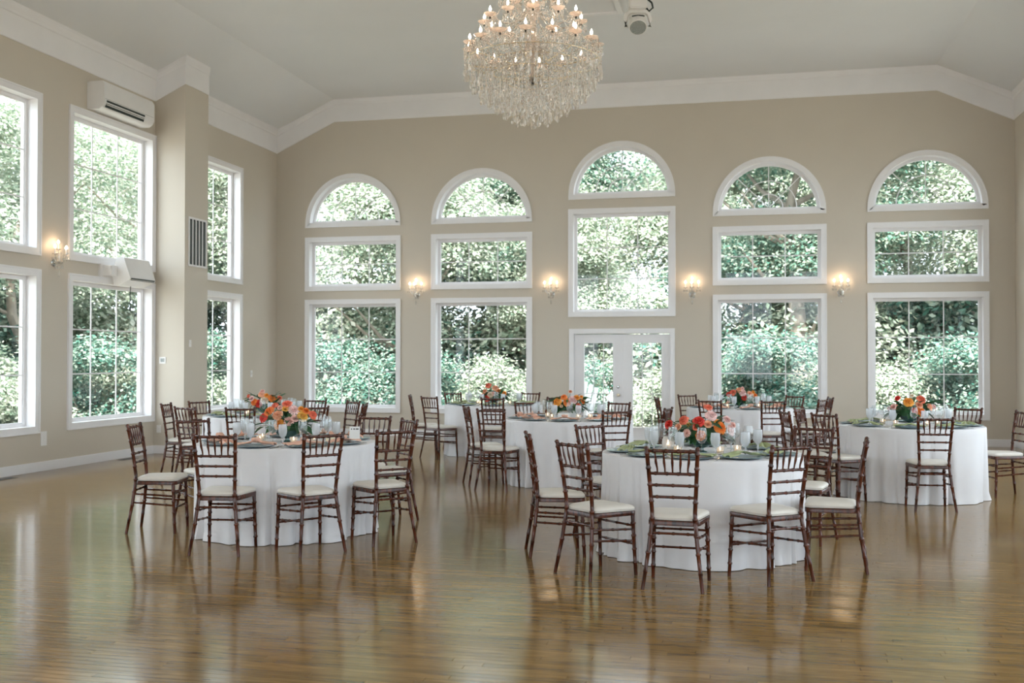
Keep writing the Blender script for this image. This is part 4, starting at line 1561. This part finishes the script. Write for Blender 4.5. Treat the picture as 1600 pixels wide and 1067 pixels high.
centerpiece('A', 'coral, orange and blush flowers in glass bowl, front right table', px([
    (1046, 665, 'red', 'ranunculus', 1.05), (1066, 657, 'coral', 'rose', .95), (1058, 668, 'peach', 'ranunculus', .8), (1070, 677, 'blush', 'dahlia', .8),
    (1088, 659, 'red', 'rose', 1.15), (1102, 663, 'peach', 'ranunculus', .9), (1108, 650, 'pink', 'rose', 1.15), (1105, 638, 'coral', 'dahlia', .9),
    (1121, 668, 'orange', 'rose', 1.3), (1117, 661, 'amber', 'ranunculus', .8), (1091, 680, 'orange', 'rose', 1.0), (1133, 657, 'pink', 'ranunculus', .95),
    (1139, 673, 'blush', 'dahlia', 1.05), (1143, 666, 'blush', 'ranunculus', .8), (1084, 668, 'coral', 'ranunculus', .75)], 1097, 708, 200), 'teal', 1)
centerpiece('B', 'mixed coral, yellow and pink flowers in teal glass bowl, front left table', px([
    (415, 653, 'red', 'rose', 1.1), (424, 643, 'orange', 'dahlia', 1.25), (432, 634, 'coral', 'rose', .75), (438, 649, 'peach', 'rose', 1.15), (441, 638, 'blush', 'ranunculus', .7),
    (440, 663, 'amber', 'rose', 1.15), (451, 632, 'coral', 'dahlia', 1.1), (450, 640, 'yellow', 'ranunculus', .9), (462, 641, 'pink', 'dahlia', 1.25), (456, 658, 'blush', 'dahlia', 1.0),
    (465, 654, 'blush', 'ranunculus', 1.0), (476, 651, 'yellow', 'rose', 1.2), (480, 643, 'orange', 'ranunculus', .9), (490, 649, 'coral', 'rose', 1.0), (473, 640, 'amber', 'ranunculus', .8)], 448, 692, 180), 'teal', 2)
centerpiece('C', 'orange and coral flowers in glass bowl, right rear table', px([
    (1382, 637, 'blush', 'ranunculus', 1.0), (1389, 624, 'red', 'ranunculus', .9), (1403, 629, 'amber', 'rose', 1.35), (1424, 625, 'coral', 'rose', 1.25), (1419, 634, 'peach', 'ranunculus', 1.15),
    (1421, 644, 'orange', 'rose', 1.4), (1437, 636, 'peach', 'dahlia', 1.15), (1445, 637, 'pink', 'ranunculus', .9), (1411, 642, 'red', 'ranunculus', .8), (1410, 620, 'cream', 'ranunculus', .7), (1377, 640, 'red', 'ranunculus', .6)], 1412, 666, 143), 'teal', 3)
centerpiece('D', 'orange and lilac-pink flowers with dark leaves, middle table', px([
    (868, 629, 'amber', 'rose', 1.3), (878, 622, 'orange', 'rose', .95), (883, 630, 'orange', 'rose', 1.2), (892, 626, 'pink', 'rose', 1.3), (898, 623, 'amber', 'ranunculus', 1.05),
    (888, 614, 'peach', 'ranunculus', .7), (907, 629, 'orange', 'ranunculus', .9), (901, 636, 'coral', 'rose', .95), (874, 636, 'cream', 'ranunculus', .6), (905, 622, 'amber', 'ranunculus', .7)], 886, 656, 129), 'white', 4)
centerpiece('E', 'small orange and red flowers before second window, back table', px([
    (762, 601, 'coral', 'rose', 1.2), (773, 605, 'peach', 'rose', 1.3), (757, 610, 'peach', 'ranunculus', 1.0), (765, 615, 'cream', 'rose', 1.2), (760, 621, 'red', 'rose', 1.3),
    (778, 610, 'orange', 'ranunculus', 1.1), (787, 613, 'amber', 'ranunculus', 1.0), (770, 614, 'blush', 'ranunculus', 1.0), (753, 616, 'orange', 'ranunculus', .8)], 770, 631, 99), 'teal', 5)
centerpiece('F', 'orange and blush flowers before fourth window, back table', px([
    (1136, 617, 'red', 'ranunculus', 1.0), (1142, 614, 'coral', 'rose', 1.2), (1151, 610, 'peach', 'rose', 1.1), (1157, 614, 'pink', 'rose', 1.35), (1160, 622, 'red', 'rose', 1.1),
    (1168, 616, 'peach', 'ranunculus', 1.2), (1177, 619, 'orange', 'ranunculus', 1.1), (1174, 614, 'amber', 'ranunculus', .9), (1157, 608, 'blush', 'ranunculus', .8)], 1155, 638, 105), 'teal', 6)
centerpiece('G', 'coral, peach and white flowers, left rear table', px([
    (397, 618, 'pink', 'ranunculus', 1.1), (391, 614, 'coral', 'ranunculus', .7), (401, 623, 'orange', 'rose', 1.15), (408, 625, 'red', 'rose', 1.3), (412, 611, 'peach', 'rose', 1.1), (417, 620, 'cream', 'rose', 1.25),
    (413, 607, 'blush', 'ranunculus', .9), (428, 617, 'orange', 'rose', 1.2), (439, 617, 'coral', 'ranunculus', .9), (420, 613, 'amber', 'ranunculus', .9)], 414, 644, 122), 'teal', 7)

# ------------------------------------------------------------------ outdoors
lawn = obj('ground_outside', (MB().box(-90, 80, YB + .3, 130, -1.2, -.9).box(-90, XL - .4, -60, YB + .3, -1.2, -.9).box(XR + .4, 80, -60, YB + .3, -1.2, -.9).box(XL - .4, XR + .4, -60, YF - .4, -1.2, -.9), M_LAWN))
tag(lawn, None, None, kind='structure')
deck = obj('floor_terrace', (MB().bbox(-6.5, 2.2, YB + .25, YB + 4.2, -.9, -.02, .02), M_BARK)); tag(deck, None, None, kind='structure')


def crown_mesh(name, m_, n, rx, ry, rz, leaf, lobes, seed, zc):
    rng = np.random.default_rng(seed)
    lc = rng.normal(size=(lobes, 3)); lc /= np.linalg.norm(lc, axis=1)[:, None]
    lc *= rng.uniform(.35, .75, (lobes, 1))
    lr = rng.uniform(.28, .45, lobes)
    k = rng.integers(0, lobes, n)
    # sprays: leaves gathered in little layered fans
    ns = n // 14
    sk = rng.integers(0, lobes, ns)
    sd = rng.normal(size=(ns, 3)); sd /= np.linalg.norm(sd, axis=1)[:, None]
    sd[:, 2] = np.abs(sd[:, 2]) * .8 + sd[:, 2] * .2
    sc = lc[sk] + sd * lr[sk][:, None] * rng.uniform(.75, 1.05, (ns, 1))
    sc = sc * np.array([rx, ry, rz]) + np.array([0, 0, zc])
    si = np.repeat(np.arange(ns), 14)
    n = len(si)
    off = rng.normal(size=(n, 3)) * np.array([.34, .34, .13]) * (leaf / .12)
    c = sc[si] + off
    nrm = rng.normal(size=(n, 3)) * .55 + np.array([0, 0, .9]) + sd[si] * .7
    nrm /= np.linalg.norm(nrm, axis=1)[:, None]
    d = rng.normal(size=(n, 3)); d -= (d * nrm).sum(1)[:, None] * nrm; d /= np.linalg.norm(d, axis=1)[:, None]
    e = np.cross(nrm, d)
    L = leaf * rng.uniform(.7, 1.4, (n, 1)); W = L * rng.uniform(.45, .7, (n, 1))
    V = np.stack([c - d * L * .5, c + e * W * .5 - nrm * W * .12, c + d * L * .5, c - e * W * .5 - nrm * W * .12], 1).reshape(-1, 3)
    Fi = np.arange(n * 4).reshape(-1, 4)
    me = bpy.data.meshes.new(name)
    me.vertices.add(len(V)); me.vertices.foreach_set('co', V.ravel())
    me.loops.add(n * 4); me.loops.foreach_set('vertex_index', Fi.ravel())
    me.polygons.add(n); me.polygons.foreach_set('loop_start', np.arange(n) * 4)
    me.update(); me.validate()
    me.materials.append(m_)
    return me


def trunk_mesh(h, r, seed):
    rng = random.Random(seed)
    m_ = MB()
    pts = [(rng.uniform(-.12, .12) * k, rng.uniform(-.12, .12) * k, h * k / 6 - .05) for k in range(7)]
    m_.tube(pts, [r * (1.25 - .9 * k / 6) for k in range(7)], 9)
    for k in range(9):
        i = rng.randint(2, 5)
        a = rng.uniform(0, 6.28); L = rng.uniform(1.2, 2.6)
        p = Vector(pts[i])
        m_.tube([p, p + Vector((cos(a) * L * .5, sin(a) * L * .5, L * .25)), p + Vector((cos(a) * L, sin(a) * L, L * .7))], [r * .4, r * .25, r * .08], 6)
    return m_.mesh('trunk', M_BARK, True)


CROWNS = [crown_mesh('foliage', M_TREE1, 60000, 3.6, 3.6, 5.0, .115, 16, 1, 6.2),
          crown_mesh('foliage', M_TREE2, 60000, 3.8, 3.4, 5.4, .115, 18, 2, 6.4),
          crown_mesh('foliage', M_TREE1, 60000, 3.2, 3.4, 4.4, .115, 14, 3, 5.4),
          crown_mesh('foliage', M_TREE1, 24000, 3.6, 3.4, 4.8, .115, 14, 8, 5.8)]
CROWN_S = [crown_mesh('foliage', M_TREE3, 22000, 1.6, 1.6, 1.5, .085, 10, 4, 1.2), crown_mesh('foliage', M_TREE1, 22000, 1.7, 1.6, 1.6, .085, 10, 5, 1.3)]
TRUNKS = [trunk_mesh(7.5, .22, 1), trunk_mesh(8, .26, 2), trunk_mesh(6.5, .18, 3), trunk_mesh(7, .16, 4)]
GZ = -.9


def tree(x, y, k, s_, label, rz):
    t = thing('tree', label, 'tree', (x, y, GZ), rz, 'trees outside the windows')
    t.scale = (s_,) * 3
    o_ = obj('foliage', CROWNS[k], t); o_['kind'] = 'stuff'
    obj('trunk', TRUNKS[k], t)


def shrub(x, y, k, s_, label, rz):
    t = thing('shrub', label, 'shrub', (x, y, GZ), rz, 'shrubs outside the windows')
    t.scale = (s_,) * 3
    o_ = obj('foliage', CROWN_S[k], t); o_['kind'] = 'stuff'
    for q in range(3):
        obj('stem', (MB().tube([(0, 0, -.03), (.2 * cos(q * 2.1), .2 * sin(q * 2.1), .7), (.6 * cos(q * 2.1), .6 * sin(q * 2.1), 1.5)], [.04, .03, .012], 6), M_BARK), t)


TN = 0
WHERE = ['first', 'second', 'third', 'fourth', 'fifth', 'sixth', 'seventh', 'eighth', 'ninth', 'tenth']
KND = ['pale leafy tree', 'darker green tree', 'light airy tree', 'thin pale tree']
rows = [('nearest row beyond back wall', [(-16.0, 31, 2, 1.0), (-10.0, 30, 0, 1.0), (-5.6, 31.5, 2, .8), (1.4, 30, 1, 1.0), (7.6, 30.5, 0, 1.0)]),
        ('middle row beyond back wall', [(-20, 38.5, 1, 1.15), (-13.2, 38, 0, 1.2), (-7.2, 39, 1, 1.1), (-.6, 38, 2, 1.25), (5.4, 38, 0, 1.2), (12, 38.5, 1, 1.2)]),
        ('far row beyond back wall', [(-27, 48, 0, 1.5), (-18, 48, 1, 1.5), (-10, 48, 2, 1.5), (-2.4, 51, 0, 1.3), (5.0, 48, 1, 1.5), (13, 48, 0, 1.5)]),
        ('nearest row beyond left wall', [(-17.4, 17.0, 3, .95), (-18.0, 23.2, 3, 1.0), (-18.4, 29.6, 3, 1.05)]),
        ('far row beyond left wall', [(-25.5, 20, 3, 1.3), (-26, 28.6, 3, 1.3), (-26.5, 38, 3, 1.4)])]
for nm, L in rows:
    for q, (x, y, k, s_) in enumerate(L):
        tree(x, y, k, s_, '%s, %s of the %s, counted from left' % (KND[k], WHERE[q], nm) if 'back' in nm else '%s, %s of the %s, counted from nearest' % (KND[k], WHERE[q], nm), random.uniform(0, 6.28))
sh = [('beyond the back wall, counted from left', [(-13.2, 27, 1, 1.0), (-10.6, 26, 0, 1.1), (-8.3, 25.8, 0, 1.0), (-6.2, 26.3, 1, 1.0), (-4.4, 27.5, 0, .9), (-1.9, 27, 1, .9), (.4, 24.6, 0, 1.15), (2.6, 26.5, 1, 1.1), (4.9, 25.8, 0, 1.1), (7.2, 27, 1, 1.1)]),
      ('in back hedge row, counted from left', [(-17.5, 33.5, 0, 2.3), (-13.0, 33, 1, 2.2), (-8.8, 33.5, 0, 2.3), (-5.0, 33, 1, 2.4), (-.8, 33.5, 0, 2.2), (3.4, 33, 1, 2.3), (7.6, 33.5, 0, 2.3)]),
      ('in left hedge row, counted from nearest', [(-20.5, 19.5, 1, 2.2), (-21, 23.5, 0, 2.3), (-20.8, 27.7, 1, 2.3), (-21.5, 32, 0, 2.4)]),
      ('beyond the left wall, counted from nearest', [(-14.6, 16, 1, 1.1), (-15.2, 18.8, 1, 1.1), (-14.8, 21.6, 0, 1.1), (-15.6, 24.6, 1, 1.2), (-15.6, 27.6, 0, 1.2)])]
for nm, L in sh:
    for q, (x, y, k, s_) in enumerate(L):
        shrub(x, y, k, s_, '%s leafy shrub, %s of those %s' % ('cool green' if k == 0 else 'pale', WHERE[q], nm), random.uniform(0, 6.28))

# white slatted garden chair on the terrace, seen through the left door leaf
gc = thing('garden_chair', 'white slatted garden chair on terrace beyond the double doors', 'chair', (-3.52, YB + 2.3, -.02), R(168))
for k in range(5):
    x = -.22 + k * .11
    h_ = 1.02 - .06 * abs(k - 2)
    obj('back_slat', (MB().add([(x - .048, -.22, .33), (x + .048, -.22, .33), (x + .048 + .02 * (k - 2) * .5, -.52, h_), (x - .048 + .02 * (k - 2) * .5, -.52, h_), (x - .048, -.24, .325), (x + .048, -.24, .325), (x + .048 + .02 * (k - 2) * .5, -.54, h_ - .005), (x - .048 + .02 * (k - 2) * .5, -.54, h_ - .005)], [(0, 1, 2, 3), (7, 6, 5, 4), (0, 4, 5, 1), (1, 5, 6, 2), (2, 6, 7, 3), (3, 7, 4, 0)]), M_TRIM), gc)
for k in range(5):
    y = -.2 + k * .1
    obj('seat_slat', (MB().bbox(-.27, .27, y - .045, y + .045, .335 + k * .012, .357 + k * .012, .004), M_TRIM), gc)
for s_ in (-1, 1):
    obj('front_leg', (MB().bbox(s_ * .3 - .02, s_ * .3 + .02, .2, .29, 0, .58, .005), M_TRIM), gc)
    obj('rear_leg', (MB().add([(s_ * .28 - .02, -.5, 0), (s_ * .28 + .02, -.5, 0), (s_ * .28 + .02, .22, .40), (s_ * .28 - .02, .22, .40), (s_ * .28 - .02, -.4, 0), (s_ * .28 + .02, -.4, 0), (s_ * .28 + .02, .22, .31), (s_ * .28 - .02, .22, .31)], [(0, 1, 2, 3), (7, 6, 5, 4), (0, 4, 5, 1), (1, 5, 6, 2), (2, 6, 7, 3), (3, 7, 4, 0)]), M_TRIM), gc)
    obj('armrest', (MB().bbox(s_ * .31 - .06, s_ * .31 + .06, -.42, .32, .58, .605, .006), M_TRIM), gc)
